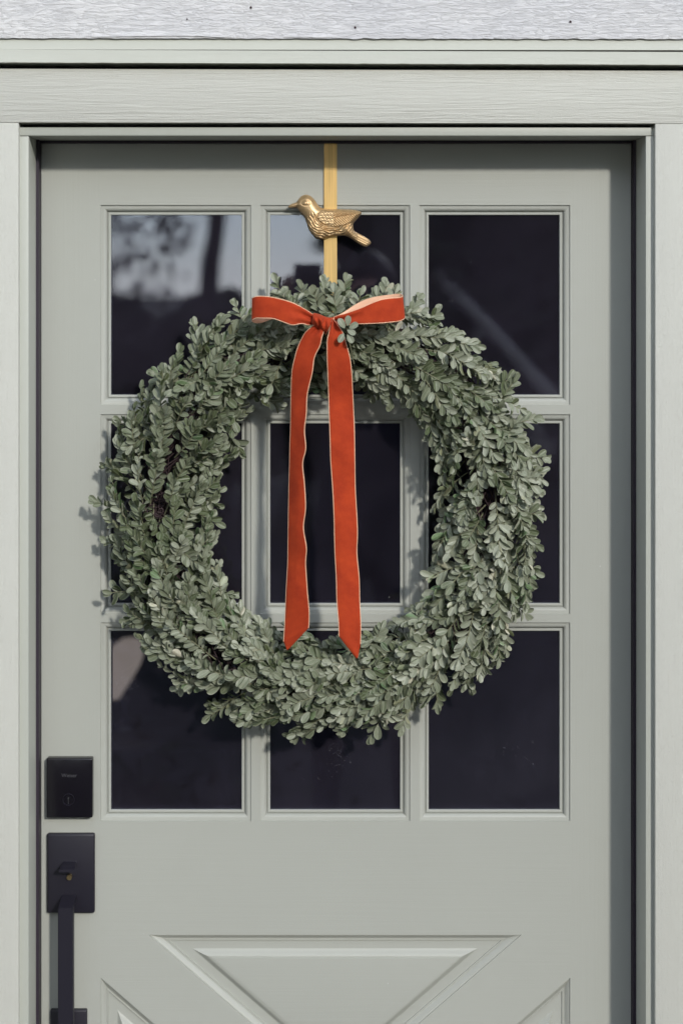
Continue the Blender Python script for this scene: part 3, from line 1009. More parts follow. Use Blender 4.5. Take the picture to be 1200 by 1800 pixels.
# leaf templates
NV, NU = 9, 4
def leaf_template(fold, curl, wav):
    vs, uv = [], []
    for j in range(NV + 1):
        v = j / NV
        vv = 0.5 - 0.5 * math.cos(math.pi * v) if v > 0.5 else v
        w = (max(vv, 0) ** 0.85) * (max(1 - vv, 0) ** 0.50)
        w /= (0.63 ** 0.85) * (0.37 ** 0.50)
        w = max(w, 0.07 if v == 0 else 0.02)
        for i in range(NU + 1):
            u = -1 + 2 * i / NU
            x = u * w * 0.5
            z = fold * abs(u) ** 1.3 * w - curl * vv * vv + wav * math.sin(vv * 5 + u)
            vs.append((x, vv, z))
            uv.append((i / NU, vv))
    fs = []
    for j in range(NV):
        for i in range(NU):
            a_ = j * (NU + 1) + i
            fs.append((a_, a_ + 1, a_ + NU + 2, a_ + NU + 1))
    return np.array(vs), np.array(uv), np.array(fs)
TEMPL = [leaf_template(f, c, w) for f, c, w in
         ((0.10, 0.10, 0.01), (0.16, 0.02, 0.015), (0.06, 0.18, 0.0), (0.12, -0.08, 0.02), (0.20, 0.12, 0.01), (0.05, 0.05, 0.025))]

leaves = []      # (pos, axis, side, normal, L, Wd, tint, green, template)
stems = []       # polylines

def add_leaf(p, axis, nrm, L, wd, tint, green):
    axis = unit(axis)
    nrm = nrm - axis * (nrm @ axis)
    nrm = unit(nrm)
    side = np.cross(axis, nrm)
    tip = p + axis * L
    if max(p[1], tip[1]) > -0.0035:
        return
    # bare spot where the twig base shows through
    mid = p + axis * L * 0.5
    k = D / (D + mid[1])
    mpx = PX0 + mid[0] / S * k
    mpy = PY0 + (CZ - mid[2]) / S * k
    if (abs(mpx - 284) / 17) ** 2 + (abs(mpy - 898) / 24) ** 2 < 1:
        return
    if BOWGUARD and bow_hit(mpx, mpy, min(p[1], tip[1])):
        return
    leaves.append((p, axis, side, nrm, L, wd, tint, green, rng.integers(len(TEMPL))))

BOWGUARD = True
def bow_hit(px, py, y):
    if y > -0.118: return False
    if 512 < px < 628 and 540 < py < 700: return True
    if 440 < px < 715 and 512 < py < 578: return True
    if 495 < px < 640 and 1040 < py < 1120 and y < -0.10: return True
    return False

def sprig(b, tip, outward, tone, green, size=1.0, ctrl=None, spacing=0.0088):
    Ls = np.linalg.norm(tip - b)
    if ctrl is None:
        ctrl = (b + tip) / 2 + outward * Ls * 0.12 + rng.normal(0, 0.045, 3) * Ls
    n = 9
    ts = np.linspace(0, 1, n)
    pts = [(1 - t) ** 2 * b + 2 * t * (1 - t) * ctrl + t * t * tip for t in ts]
    stems.append(np.array(pts))
    npair = max(5, int(Ls / spacing))
    az0 = rng.uniform(0, math.pi)
    for k in range(npair + 1):
        t = 0.16 + 0.84 * k / npair
        p = (1 - t) ** 2 * b + 2 * t * (1 - t) * ctrl + t * t * tip
        d = unit(2 * (1 - t) * (ctrl - b) + 2 * t * (tip - ctrl))
        # frame round the stem
        s1 = np.cross(d, outward)
        if np.linalg.norm(s1) < 0.15: s1 = np.cross(d, np.array([0.3, 0.2, 1.0]))
        s1 = unit(s1); s2 = unit(np.cross(s1, d))
        az = az0 + (k % 2) * math.pi / 2 * 0.85 + rng.normal(0, 0.22)
        az = (rng.normal(0, 0.22) if k % 2 == 0 else rng.choice([-1, 1]) * rng.normal(0.55, 0.3)) + (az0 - 1.57) * 0.2
        alpha = deg(58 - 26 * t + rng.normal(0, 10))
        grow = 0.78 + 0.42 * math.sin(math.pi * min(1, t * 0.95)) - (0.20 if t > 0.9 else 0)
        for sgn in (1, -1):
            side = unit(s1 * math.cos(az) + s2 * math.sin(az)) * sgn
            ax = d * math.cos(alpha) + side * math.sin(alpha) + rng.normal(0, 0.10, 3)
            nr = 0.60 * d + 0.50 * outward + 0.35 * s2 * sgn * math.sin(az) + np.array([0.0, -0.30, 0.10]) + rng.normal(0, 0.36, 3)
            L = size * grow * rng.uniform(0.0130, 0.0196)
            wd = L * rng.uniform(0.42, 0.56)
            if rng.random() < 0.10: nr = -nr
            add_leaf(p, ax, nr, L, wd, float(np.clip(tone + rng.normal(0, 0.17), 0, 1)), float(np.clip(green + rng.normal(0, 0.18), 0, 1)))
        if k == npair:
            for q in range(2):
                ax = d + rng.normal(0, 0.22, 3)
                add_leaf(p, ax, 0.9 * outward + np.array([0, -0.4, 0]) + rng.normal(0, 0.3, 3), size * rng.uniform(0.014, 0.018), size * rng.uniform(0.0075, 0.010), float(np.clip(tone + 0.05, 0, 1)), green)

def side_light_tone(th):
    # side light put into the tint: paler right and lower right, darker left
    base = 0.47 + 0.17 * math.cos(th + 0.5)
    return base + rng.normal(0, 0.25)

NS = 430
for i in range(NS):
    th = 2 * math.pi * (i + rng.uniform(0, 1)) / NS + rng.normal(0, 0.02)
    lay = i % 6
    if lay == 0: ph = rng.uniform(55, 105)
    elif lay == 1: ph = rng.uniform(-105, -55)
    elif lay == 2: ph = rng.uniform(15, 60)
    elif lay == 3: ph = rng.uniform(-60, -15)
    elif lay == 4: ph = rng.uniform(-25, 25)
    else: ph = rng.uniform(-90, 90)
    ph = deg(ph)
    a = (Rout(th) - Rin(th)) / 2
    sweep = -(rng.uniform(0.14, 0.42)) * (1.0 if rng.random() < 0.9 else -0.5)     # clockwise seen from the street
    th2 = th + sweep
    d1 = tubedir(th, ph)
    ph2 = ph + rng.normal(0, 0.22)
    d2 = tubedir(th2, ph2)
    ext = rng.uniform(0.78, 0.97) if abs(ph) > 0.9 else rng.uniform(0.62, 1.0)
    def ell(d, th_, s):
        rad = np.array([math.cos(th_), 0, math.sin(th_)])
        comp = d @ rad
        return rad * comp * a * s + np.array([0, d[1], 0]) * DEP * s
    b = core(th) + ell(d1, th, rng.uniform(0.15, 0.40))
    tip = core(th2) + ell(d2, th2, ext) 
    tip[1] = min(tip[1], -0.008)
    # droop: gravity pulls loose tips on the lower right down
    tip = tip + np.array([0, 0, -0.006 * rng.random()])
    g = 0.12 + (0.60 if rng.random() < 0.20 else 0.0) + (0.12 if ph < -0.6 else 0)
    sprig(b, tip, unit(0.7 * d2 + np.array([0, -0.35, 0])), side_light_tone(th), g, size=rng.uniform(0.88, 1.08))

# stray sprigs that break the outline (photo: tips above the bow, at the right shoulder, along the left edge)
def P3(px, py, y): return np.array(W(px, py, y))
STRAY = [((520, 560), (481, 489), -0.05, .45), ((540, 570), (528, 498), -0.06, .45), ((570, 575), (572, 487), -0.09, .5), ((600, 575), (607, 483), -0.07, .5),
         ((590, 570), (586, 505), -0.10, .5), ((560, 565), (552, 510), -0.10, .5), ((618, 570), (635, 512), -0.10, .45), ((650, 560), (664, 515), -0.08, .55), ((665, 560), (680, 495), -0.07, .62),
         ((670, 570), (697, 508), -0.09, .62), ((700, 570), (740, 520), -0.07, .55), ((730, 590), (772, 545), -0.07, .6), ((440, 600), (412, 530), -0.06, .4), ((360, 640), (340, 563), -0.05, .42),
         ((300, 690), (268, 655), -0.05, .4), ((260, 760), (206, 742), -0.05, .4), ((240, 830), (182, 815), -0.04, .35), ((230, 900), (163, 880), -0.05, .35),
         ((240, 960), (182, 952), -0.045, .35), ((250, 1040), (190, 1042), -0.05, .35), ((270, 1090), (218, 1092), -0.05, .33), ((310, 1150), (255, 1140), -0.05, .4),
         ((370, 1190), (308, 1212), -0.06, .6), ((420, 1230), (362, 1262), -0.05, .45), ((500, 1240), (438, 1272), -0.06, .45), ((560, 1250), (520, 1298), -0.06, .45),
         ((620, 1240), (600, 1285), -0.07, .45), ((690, 1230), (648, 1300), -0.07, .45), ((720, 1220), (706, 1285), -0.06, .5), ((770, 1180), (768, 1245), -0.07, .5),
         ((800, 1150), (830, 1215), -0.06, .5), ((880, 1040), (928, 1085), -0.07, .6), ((900, 980), (944, 1010), -0.06, .5), ((850, 690), (905, 660), -0.07, .55),
         ((880, 750), (945, 735), -0.05, .55), ((890, 800), (962, 806), -0.07, .65), ((900, 850), (955, 828), -0.08, .7), ((900, 900), (948, 905), -0.06, .5),
         ((820, 640), (872, 655), -0.07, .65), ((780, 600), (842, 608), -0.08, .68), ((450, 640), (502, 690), -0.08, .4), ((440, 690), (494, 712), -0.05, .4), ((400, 760), (425, 795), -0.05, .4),
         ((640, 640), (655, 700), -0.06, .42), ((690, 650), (682, 712), -0.06, .42), ((720, 680), (740, 745), -0.07, .5), ((640, 1170), (672, 1098), -0.06, .35), ((560, 1190), (545, 1128), -0.06, .38),
         ((600, 1190), (585, 1140), -0.07, .42), ((700, 1160), (740, 1090), -0.09, .65), ((430, 1140), (402, 1050), -0.05, .45), ((480, 1160), (470, 1098), -0.06, .45)]
for (b_, t_, y_, tn) in STRAY:
    b3 = P3(b_[0], b_[1], y_ + 0.004); t3 = P3(t_[0], t_[1], y_)
    # leave room for the last leaves beyond the stem
    t3 = b3 + (t3 - b3) * 0.86
    sprig(b3, t3, unit(np.array([0.1, -1.0, 0.1])), tn + rng.normal(0, 0.06), 0.08, size=1.03)
# the twig that lies over the right loop of the bow
BOWGUARD = False
for px, py, ax, L in ((606, 577, (-0.55, -0.3, 0.9), 0.0165), (611, 573, (0.05, -0.3, 1.0), 0.0150), (613, 577, (0.9, -0.25, 0.5), 0.0150), (610, 580, (0.7, -0.3, -0.35), 0.0140), (604, 586, (-0.4, -0.3, -0.7), 0.015), (610, 588, (0.5, -0.3, -0.8), 0.015)):
    add_leaf(P3(px, py, -0.170), np.array(ax, float), np.array([0.15, -1.0, 0.35]), L, L * 0.62, 0.58, 0.35)
stems.append(np.array([P3(622, 640, -0.128), P3(616, 612, -0.150), P3(611, 592, -0.166), P3(610, 576, -0.170)]))
BOWGUARD = True

# which leaves show largest: paint them front to back on a coarse pixel grid
order = sorted(range(len(leaves)), key=lambda i: leaves[i][0][1])
buf = np.full((900, 600), -1, np.int32)
for i in order:
    p, ax, sd_, nr, L, wd, *_ = leaves[i]
    k = D / (D + p[1]) / S * 0.5
    cx_, cy_ = PX0 * .5 + (p[0] + ax[0] * L * .55) * k, PY0 * .5 + (CZ - p[2] - ax[2] * L * .55) * k
    A2 = np.array([[ax[0] * L * .5 * k, sd_[0] * wd * .5 * k], [-ax[2] * L * .5 * k, -sd_[2] * wd * .5 * k]])
    if abs(np.linalg.det(A2)) < 1.0: continue
    inv = np.linalg.inv(A2)
    R = int(L * .6 * k) + 2
    xs, ys = np.meshgrid(np.arange(int(cx_) - R, int(cx_) + R + 1), np.arange(int(cy_) - R, int(cy_) + R + 1))
    q = inv @ np.stack([xs.ravel() - cx_, ys.ravel() - cy_])
    m = (q ** 2).sum(0) < 1
    xx, yy = xs.ravel()[m], ys.ravel()[m]
    g = (xx >= 0) & (xx < 600) & (yy >= 0) & (yy < 900)
    xx, yy = xx[g], yy[g]
    fr = buf[yy, xx] < 0
    buf[yy[fr], xx[fr]] = i
seen = np.bincount(buf[buf >= 0].ravel(), minlength=len(leaves))
singles = list(np.argsort(-seen)[:300])
single_set = set(int(i) for i in singles)
rest = [i for i in range(len(leaves)) if i not in single_set]

NVT = len(TEMPL[0][0])
allv = np.zeros((len(rest) * NVT, 3)); alluv = np.zeros((len(rest) * NVT, 2)); allf = np.zeros((len(rest) * len(TEMPL[0][2]), 4), np.int32)
tv = np.zeros(len(rest) * NVT, np.float32); gv = np.zeros(len(rest) * NVT, np.float32)
for n_, i in enumerate(rest):
    p, ax, sd_, nr, L, wd, tint, green, ti = leaves[i]
    V, U, F = TEMPL[ti]
    allv[n_ * NVT:(n_ + 1) * NVT] = p + V[:, :1] * sd_ * wd + V[:, 1:2] * ax * L + V[:, 2:3] * nr * L
    alluv[n_ * NVT:(n_ + 1) * NVT] = U
    allf[n_ * len(F):(n_ + 1) * len(F)] = F + n_ * NVT
    tv[n_ * NVT:(n_ + 1) * NVT] = tint
    gv[n_ * NVT:(n_ + 1) * NVT] = green
def leaf_mesh(name, V, U, F, tint, green):
    me = bpy.data.meshes.new(name)
    me.vertices.add(len(V)); me.vertices.foreach_set("co", V.astype(np.float32).ravel())
    me.loops.add(F.size); me.loops.foreach_set("vertex_index", F.ravel().astype(np.int32))
    me.polygons.add(len(F)); me.polygons.foreach_set("loop_start", np.arange(0, F.size, 4, dtype=np.int32))
    me.polygons.foreach_set("use_smooth", np.ones(len(F), bool))
    me.update(calc_edges=True)
    uvl = me.uv_layers.new(name="UVMap")
    uvl.data.foreach_set("uv", U[F.ravel()].astype(np.float32).ravel())
    for nm, dat in (("tint", tint), ("green", green)):
        at = me.attributes.new(nm, 'FLOAT', 'POINT')
        at.data.foreach_set("value", dat)
    me.materials.append(M['leaf'])
    return me
# normals must look along `nr`
V, U, F = TEMPL[0]
e1 = V[F[0][1]] - V[F[0][0]]; e2 = V[F[0][3]] - V[F[0][0]]
# template: x = side, y = axis, z = normal; side = axis x normal is left handed, so flip
allf = allf[:, ::-1]
fo = bpy.data.objects.new("foliage", leaf_mesh("foliage", allv, alluv, allf, tv, gv))
COL.objects.link(fo); adopt(fo, wreath); fo["kind"] = "stuff"
cache = {}
for i in singles:
    p, ax, sd_, nr, L, wd, tint, green, ti = leaves[int(i)]
    key = (int(ti), round(tint * 5) / 5, round(green * 2) / 2)
    if key not in cache:
        V, U, F = TEMPL[ti]
        cache[key] = leaf_mesh("leaf", V, U, F[:, ::-1], np.full(len(V), key[1], np.float32), np.full(len(V), key[2], np.float32))
    o = bpy.data.objects.new("leaf", cache[key])
    COL.objects.link(o)
    o.parent = wreath
    mt = Matrix(((sd_[0] * wd, ax[0] * L, nr[0] * L, p[0] - wre_c.x), (sd_[1] * wd, ax[1] * L, nr[1] * L, p[1] - wre_c.y), (sd_[2] * wd, ax[2] * L, nr[2] * L, p[2] - wre_c.z), (0, 0, 0, 1)))
    o.matrix_local = mt

def tubes_joined(name, lines, r0, r1, mat, parent, sides=4):
    verts, faces = [], []
    for pts in lines:
        n = len(pts); base = len(verts)
        for i, p in enumerate(pts):
            t = unit(pts[min(i + 1, n - 1)] - pts[max(i - 1, 0)])
            a_ = unit(np.cross(t, np.array([0.13, 0.9, 0.21]))); b_ = np.cross(t, a_)
            r = r0 + (r1 - r0) * i / (n - 1)
            for k in range(sides):
                an = 2 * math.pi * k / sides
                verts.append(tuple(p + (a_ * math.cos(an) + b_ * math.sin(an)) * r))
        for i in range(n - 1):
            for k in range(sides):
                k2 = (k + 1) % sides
                faces.append((base + i * sides + k, base + i * sides + k2, base + (i + 1) * sides + k2, base + (i + 1) * sides + k))
    o = mesh_py(name, verts, faces, mat, parent, smooth=80)
    o["kind"] = "stuff"
    return o
tubes_joined("stems", stems, 0.0011, 0.0006, M['stem'], wreath)
tw = []
for s in range(80):
    ph0, tum = rng.uniform(0, 2 * math.pi), rng.integers(3, 7) * (1 if s % 2 else -1)
    th0 = rng.uniform(0, 2 * math.pi); rr = rng.uniform(0.014, 0.032)
    pts = []
    for k in range(70):
        th = th0 + k * 0.05
        ph = ph0 + tum * th
        rr2 = rr + 0.004 * math.sin(th * 9 + s)
        c = core(th)
        rad = np.array([math.cos(th), 0, math.sin(th)])
        pts.append(c + rad * math.cos(ph) * rr2 + np.array([0, math.sin(ph) * rr2 * 0.9, 0]))
    tw.append(np.array(pts))
# curly dry bits at the bare spot
for s in range(26):
    c = P3(284 + rng.normal(0, 8), 898 + rng.normal(0, 12), -0.088 + rng.normal(0, 0.004))
    r = rng.uniform(0.003, 0.008); a0 = rng.uniform(0, 6); tl_ = rng.uniform(-0.6, 0.6)
    tw.append(np.array([c + np.array([math.cos(a0 + k * .4) * r, math.sin(k * 0.5) * 0.002, math.sin(a0 + k * .4 + tl_) * r]) for k in range(9)]))
tb = tubes_joined("twig_base", tw, 0.0009, 0.0007, M['twig'], wreath)
tb["label"] = "reddish brown twig ring under the leaves"

# ------------------------------------------------------------------ the ribbon bow
bow = empty("ribbon_bow", W(568, 570, -0.15), "rust orange velvet ribbon bow with cream edges and two long tails on the wreath", "bow")
def spline(pts, n):
    """uniform Catmull-Rom through rows of numbers"""
    P = np.array(pts, float)
    P = np.vstack([2 * P[0] - P[1], P, 2 * P[-1] - P[-2]])
    m = len(P) - 3
    out = []
    for i in range(n):
        s = i / (n - 1) * m
        k = min(int(s), m - 1); t = s - k
        p0_, p1_, p2_, p3_ = P[k:k + 4]
        out.append(0.5 * ((2 * p1_) + (-p0_ + p2_) * t + (2 * p0_ - 5 * p1_ + 4 * p2_ - p3_) * t * t + (-p0_ + 3 * p1_ - 3 * p2_ + p3_) * t ** 3))
    return np.array(out)

def ribbon(name, rows, n, parent, pleat=lambda s: 0.0, npl=3.0, sag=0.0, last=None, cord=(True, True), nw=14, label=None, flip=True, wavy=0.0):
    """rows: (ax, ay, aY, bx, by, bY): the two edges in photo pixels with their own depths"""
    R = spline(rows, n)
    if last is not None:
        m = 14
        e = np.array(last, float)
        R = np.vstack([R, [R[-1] + (e - R[-1]) * (k + 1) / m for k in range(m)]])
    N = len(R)
    verts, faces, uvs = [], [], []
    acc = 0.0
    eA, eB = [], []
    prev = None
    for i in range(N):
        A = W(R[i][0], R[i][1], R[i][2]); B = W(R[i][3], R[i][4], R[i][5])
        c = (A + B) / 2
        if prev is not None: acc += (c - prev).length
        prev = c
        s = i / (N - 1)
        for j in range(nw + 1):
            u = j / nw
            p = A.lerp(B, u)
            p.y += -pleat(s) * math.sin(npl * math.pi * u + 0.7) * math.sin(math.pi * u) ** 0.5 - sag * math.sin(math.pi * u)
            p.y += wavy * mnoise.noise(Vector((u * 0.9, acc * 17, 3.3 + R[0][0]))) * min(1, s * 5)
            p.y += 0.0006 * mnoise.noise(Vector((u * 2.2, acc * 45, R[0][0])))
            verts.append(p)
            uvs.append((u * 0.35, acc * 10))
        eA.append(verts[-(nw + 1)].copy()); eB.append(verts[-1].copy())
    for i in range(N - 1):
        for j in range(nw):
            a_ = i * (nw + 1) + j
            q = (a_, a_ + 1, a_ + nw + 2, a_ + nw + 1)
            faces.append(q[::-1] if flip else q)
    me = bpy.data.meshes.new(name)
    me.from_pydata([tuple(v) for v in verts], [], faces)
    uvl = me.uv_layers.new(name="UVMap")
    for l in me.loops:
        uvl.data[l.index].uv = uvs[l.vertex_index]
    o = link_mesh(name, me, [M['velvet'], M['satin']], parent, smooth=180)
    so = o.modifiers.new("thickness", 'SOLIDIFY')
    so.thickness = 0.0008
    so.offset = 0
    so.material_offset = 1
    so.material_offset_rim = 0
    if label: o["label"] = label
    stop = N - (14 if last is not None else 0)
    for use, e in zip(cord, (eA, eB)):
        if use:
            tube("edging", e[:stop], 0.0007, M['cord'], o, sides=6)
    return o

def flip_if_needed(o, want_front_at):
    pass

# left loop: front sheet then round the fold and back behind
Yb = -0.148
rowsL = [(551.5, 554, Yb, 549.5, 571, Yb), (542, 547.5, Yb - .006, 541, 571, Yb - .006), (530, 540.5, Yb - .012, 530, 568.7, Yb - .012), (517.5, 533.7, Yb - .016, 514, 571, Yb - .017),
         (501, 528, Yb - .018, 500, 566.5, Yb - .018), (480, 523, Yb - .016, 481, 560, Yb - .016), (463, 520.9, Yb - .013, 463, 559, Yb - .013), (450, 521.4, Yb - .008, 451, 559, Yb - .008),
         (444.6, 523.6, Yb - .002, 444.2, 562, Yb - .002), (443.2, 525, Yb + .004, 443.2, 564.5, Yb + .004), (448, 526, Yb + .012, 449, 567.2, Yb + .010), (458, 527, Yb + .018, 457.5, 567.2, Yb + .014), (466, 528, Yb + .022, 466, 564.6, Yb + .018), (480, 531, Yb + .022, 480, 560.5, Yb + .018),
         (505, 537, Yb + .020, 505, 562, Yb + .018), (530, 548, Yb + .014, 530, 566, Yb + .014), (550, 556, Yb + .008, 549, 570, Yb + .008)]
def pl_loop(s):
    return 0.0042 * max(0, 1 - s / 0.22) + 0.002 * max(0, (s - 0.9) / 0.1)
ribbon("loop", rowsL, 130, bow, pl_loop, 3.2, sag=0.0)
rowsR = [(586, 558.5, Yb, 592, 573, Yb), (593, 555.0, Yb - .005, 600, 573.5, Yb - .006), (607, 551.5, Yb - .010, 611, 571, Yb - .010), (630, 543, Yb - .014, 630, 569.2, Yb - .014), (640, 539, Yb - .016, 641, 568.9, Yb - .016),
         (653, 533, Yb - .017, 655, 568.4, Yb - .017), (670, 526.9, Yb - .017, 672, 567.4, Yb - .017), (687, 524.2, Yb - .014, 688, 566, Yb - .014), (700, 523.3, Yb - .009, 701, 564.3, Yb - .009), (706, 521.8, Yb - .003, 709.5, 560.5, Yb - .003),
         (707.2, 519.8, Yb + .003, 711, 557, Yb + .003), (704, 517.6, Yb + .010, 708, 556, Yb + .010), (697, 517.2, Yb + .014, 700, 556, Yb + .015), (686, 518.8, Yb + .017, 688, 557, Yb + .018), (672, 520.4, Yb + .018, 674, 558, Yb + .018), (656, 523.2, Yb + .018, 658, 559, Yb + .018),
         (640, 528.2, Yb + .017, 641, 561, Yb + .018), (622, 537.5, Yb + .014, 624, 564, Yb + .014), (604, 549.5, Yb + .010, 606, 568, Yb + .010), (590, 556.5, Yb + .006, 592, 571, Yb + .006)]
ribbon("loop", rowsR, 140, bow, pl_loop, 2.6, flip=False)

rowsTL = [(553, 570, Yb - .004, 568, 578, Yb - .006), (547.5, 575, Yb - .004, 568, 584, Yb - .010), (536.5, 585, Yb - .003, 565.5, 592, Yb - .014), (529, 598, Yb - .001, 564, 600, Yb - .014), (523, 612, Yb + .002, 561.5, 609, Yb - .012), (518.5, 628, Yb + .006, 552.5, 628, Yb - .008),
          (513.2, 653, Yb + .012, 548.5, 655, Yb - .005), (511.7, 693, Yb + .020, 540, 693, Yb + .000), (511.2, 725, Yb + .024, 538.2, 727, Yb + .002), (510.5, 757, Yb + .026, 535, 757, Yb + .004), (509.5, 788, Yb + .027, 537.2, 788, Yb + .003), (509, 815, Yb + .028, 531.8, 815, Yb + .006),
          (508, 852, Yb + .029, 535, 852, Yb + .005), (507.2, 893, Yb + .029, 536.9, 893, Yb + .005), (506.7, 927, Yb + .030, 533.2, 927, Yb + .008), (506.2, 963, Yb + .030, 538.4, 963, Yb + .007), (505.8, 990, Yb + .030, 536.9, 990, Yb + .009), (503, 1040, Yb + .031, 540, 1040, Yb + .011),
          (501.5, 1077, Yb + .032, 543, 1072, Yb + .014), (499.8, 1108, Yb + .032, 543, 1092, Yb + .016), (498.4, 1128, Yb + .032, 542.3, 1104, Yb + .017)]
def pl_tail(s): return 0.0055 * max(0, 1 - s / 0.18)
def wob(o): return o
ribbon("tail", rowsTL, 220, bow, pl_tail, 2.6, wavy=0.0045, sag=0.0015, last=(504.0, 1142.5, Yb + .033, 506.2, 1142.5, Yb + .033), label="left tail, turned away from the light")
Yr = Yb - 0.004
rowsTR = [(584, 560, Yr - .004, 587, 563, Yr - .004), (580.5, 575, Yr - .010, 595, 574, Yr - .006), (577.5, 588, Yr - .013, 603, 587, Yr - .006), (575, 600, Yr - .013, 607.5, 602, Yr - .005), (575, 630, Yr - .008, 614.8, 630, Yr - .002), (576, 655, Yr - .002, 617.8, 657, Yr + .003),
          (577.3, 690, Yr + .006, 619.6, 692, Yr + .010), (578.4, 725, Yr + .010, 621.3, 727, Yr + .014), (579.8, 765, Yr + .012, 622.6, 762, Yr + .016), (581.2, 810, Yr + .013, 623.2, 810, Yr + .017), (584.7, 860, Yr + .013, 624.2, 860, Yr + .018), (587, 910, Yr + .015, 627, 910, Yr + .018),
          (587.6, 940, Yr + .017, 628, 940, Yr + .018), (588.6, 972, Yr + .018, 626.9, 972, Yr + .019), (591, 1018, Yr + .018, 631, 1018, Yr + .018), (592, 1055, Yr + .019, 632, 1058, Yr + .019), (594.8, 1092, Yr + .021, 634, 1100, Yr + .019), (595.6, 1118, Yr + .022, 633.4, 1132, Yr + .020)]
ribbon("tail", rowsTR, 220, bow, pl_tail, 2.2, wavy=0.0045, sag=0.0015, last=(626.0, 1158, Yr + .022, 629.0, 1155, Yr + .021))

# knot: a crumpled band across the middle
def knot():
    nu, nv = 44, 36
    TLk, TRk, BRk, BLk = (550.5, 550.5), (588, 557), (572.5, 588), (548, 569.5)
    verts, faces, uvs = [], [], []
    for j in range(nv + 1):
        v = j / nv
        for i in range(nu + 1):
            u = i / nu
            px = (1 - v) * ((1 - u) * TLk[0] + u * TRk[0]) + v * ((1 - u) * BLk[0] + u * BRk[0])
            py = (1 - v) * ((1 - u) * TLk[1] + u * TRk[1]) + v * ((1 - u) * BLk[1] + u * BRk[1])
            py += 2.2 * math.sin(math.pi * u) * (1 - v) - 1.5 * math.sin(2 * math.pi * u) * (1 - v)
            e = min(1.0, 4 * v * (1 - v)) ** 0.5 * (0.45 + 0.55 * min(1, 4 * u * (1 - u)) ** 0.5)
            fold = 0.0034 * math.sin(7.5 * u + 3.0 * v + 1.0 + 0.8 * math.sin(3 * v)) * math.sin(math.pi * v) ** 0.6
            fold += 0.0026 * math.sin(16 * u - 7 * v) * math.sin(math.pi * v)
            crease = -0.0022 * math.exp(-((u - 0.52 - 0.12 * v) / 0.05) ** 2) * math.sin(math.pi * v)
            y = Yb + 0.004 - 0.024 * e + fold - crease
            verts.append(W(px, py, y)); uvs.append((u * .4, v * .4))
    for j in range(nv):
        for i in range(nu):
            a_ = j * (nu + 1) + i
            faces.append((a_, a_ + nu + 1, a_ + nu + 2, a_ + 1))
    me = bpy.data.meshes.new("knot")
    me.from_pydata([tuple(v) for v in verts], [], faces)
    uvl = me.uv_layers.new(name="UVMap")
    for l in me.loops: uvl.data[l.index].uv = uvs[l.vertex_index]
    o = link_mesh("knot", me, [M['velvet'], M['satin']], bow, smooth=180)
    so = o.modifiers.new("thickness", 'SOLIDIFY'); so.thickness = 0.0009; so.offset = 0
    right = [verts[j * (nu + 1) + nu] + Vector((0, -0.001, 0)) for j in range(0, nv + 1)]
    tube("edging", right, 0.0009, M['cord'], o, sides=6)
    return o
knot()

# ------------------------------------------------------------------ behind the camera: things mirrored in the panes, and greenery added to block light
def leafy(name, n, fn, size, mat, parent, seed):
    r = np.random.default_rng(seed)
    verts, faces = [], []
    for i in range(n):
        c = np.array(fn(r))
        s = size * r.uniform(0.5, 1.3)
        a_ = unit(r.normal(0, 1, 3)); b_ = unit(np.cross(a_, r.normal(0, 1, 3)))
        k = len(verts)
        verts += [tuple(c - a_ * s), tuple(c + b_ * s * 0.5), tuple(c + a_ * s), tuple(c - b_ * s * 0.5)]
        faces.append((k, k + 1, k + 2, k + 3))
    o = mesh_py(name, verts, faces, mat, parent)
    o["kind"] = "stuff"
    return o
LF = [mat_simple("garden leaf dark", (0.020, 0.030, 0.016), 0.7), mat_simple("garden leaf", (0.035, 0.048, 0.022), 0.7)]
bark = mat_simple("bark", (0.045, 0.036, 0.030), 0.9)
def conifer(x, y, h, r, label, seed):
    t = empty("conifer", (x, y, -0.2), label, "tree", "conifers across the road")
    tube("trunk", [(x, y, -0.2), (x, y, h * 0.5), (x, y, h * 0.93)], [0.16, 0.1, 0.03], bark, t, 8)
    def fn(q):
        f = q.random() ** 0.8
        rr = r * (1 - f) * (0.55 + 0.45 * q.random()) * (0.8 + 0.2 * math.sin(f * 40))
        a_ = q.uniform(0, 2 * math.pi)
        return (x + rr * math.cos(a_), y + rr * math.sin(a_), 0.0 + f * (h - 0.1))
    leafy("crown", 2600, fn, 0.22, LF[0], t, seed)
conifer(0.75, -13.0, 7.0, 1.0, "dark conifer across the road, mirrored in the middle panes", 1)
conifer(1.95, -13.6, 8.0, 1.3, "tall dark conifer across the road, mirrored in the right panes", 2)
def bush(x, y, rx, rz, label, seed, m=0):
    t = empty("bush", (x, y, -0.2), label, "bush", "bushes across the road")
    tube("trunk", [(x, y, -0.2), (x, y, rz * 0.6)], [0.07, 0.03], bark, t, 6)
    def fn(q):
        v = unit(q.normal(0, 1, 3)) * (0.6 + 0.4 * q.random())
        return (x + v[0] * rx, y + v[1] * rx * 0.7, rz * 0.9 + v[2] * rz)
    leafy("crown", 1500, fn, 0.13, LF[m], t, seed)
bush(-2.1, -11.8, 1.15, 0.98, "wide rounded bush mirrored in the top left pane", 3)
bush(-0.75, -12.4, 0.85, 0.92, "low dark bush beside the slender leaning tree", 4, 1)
bush(-3.9, -12.6, 1.3, 1.05, "tallest rounded bush at the left end of the row", 5, 1)
st = empty("slender_tree", (-0.82, -10.9, -0.2), "slender leaning tree mirrored in the top left pane", "tree")
tube("trunk", [(-0.84, -10.9, -0.2), (-0.82, -10.9, 1.2), (-0.78, -10.9, 2.0), (-0.66, -10.9, 2.7), (-0.5, -10.9, 3.8)], [0.10, 0.085, 0.075, 0.06, 0.04], bark, st, 8)
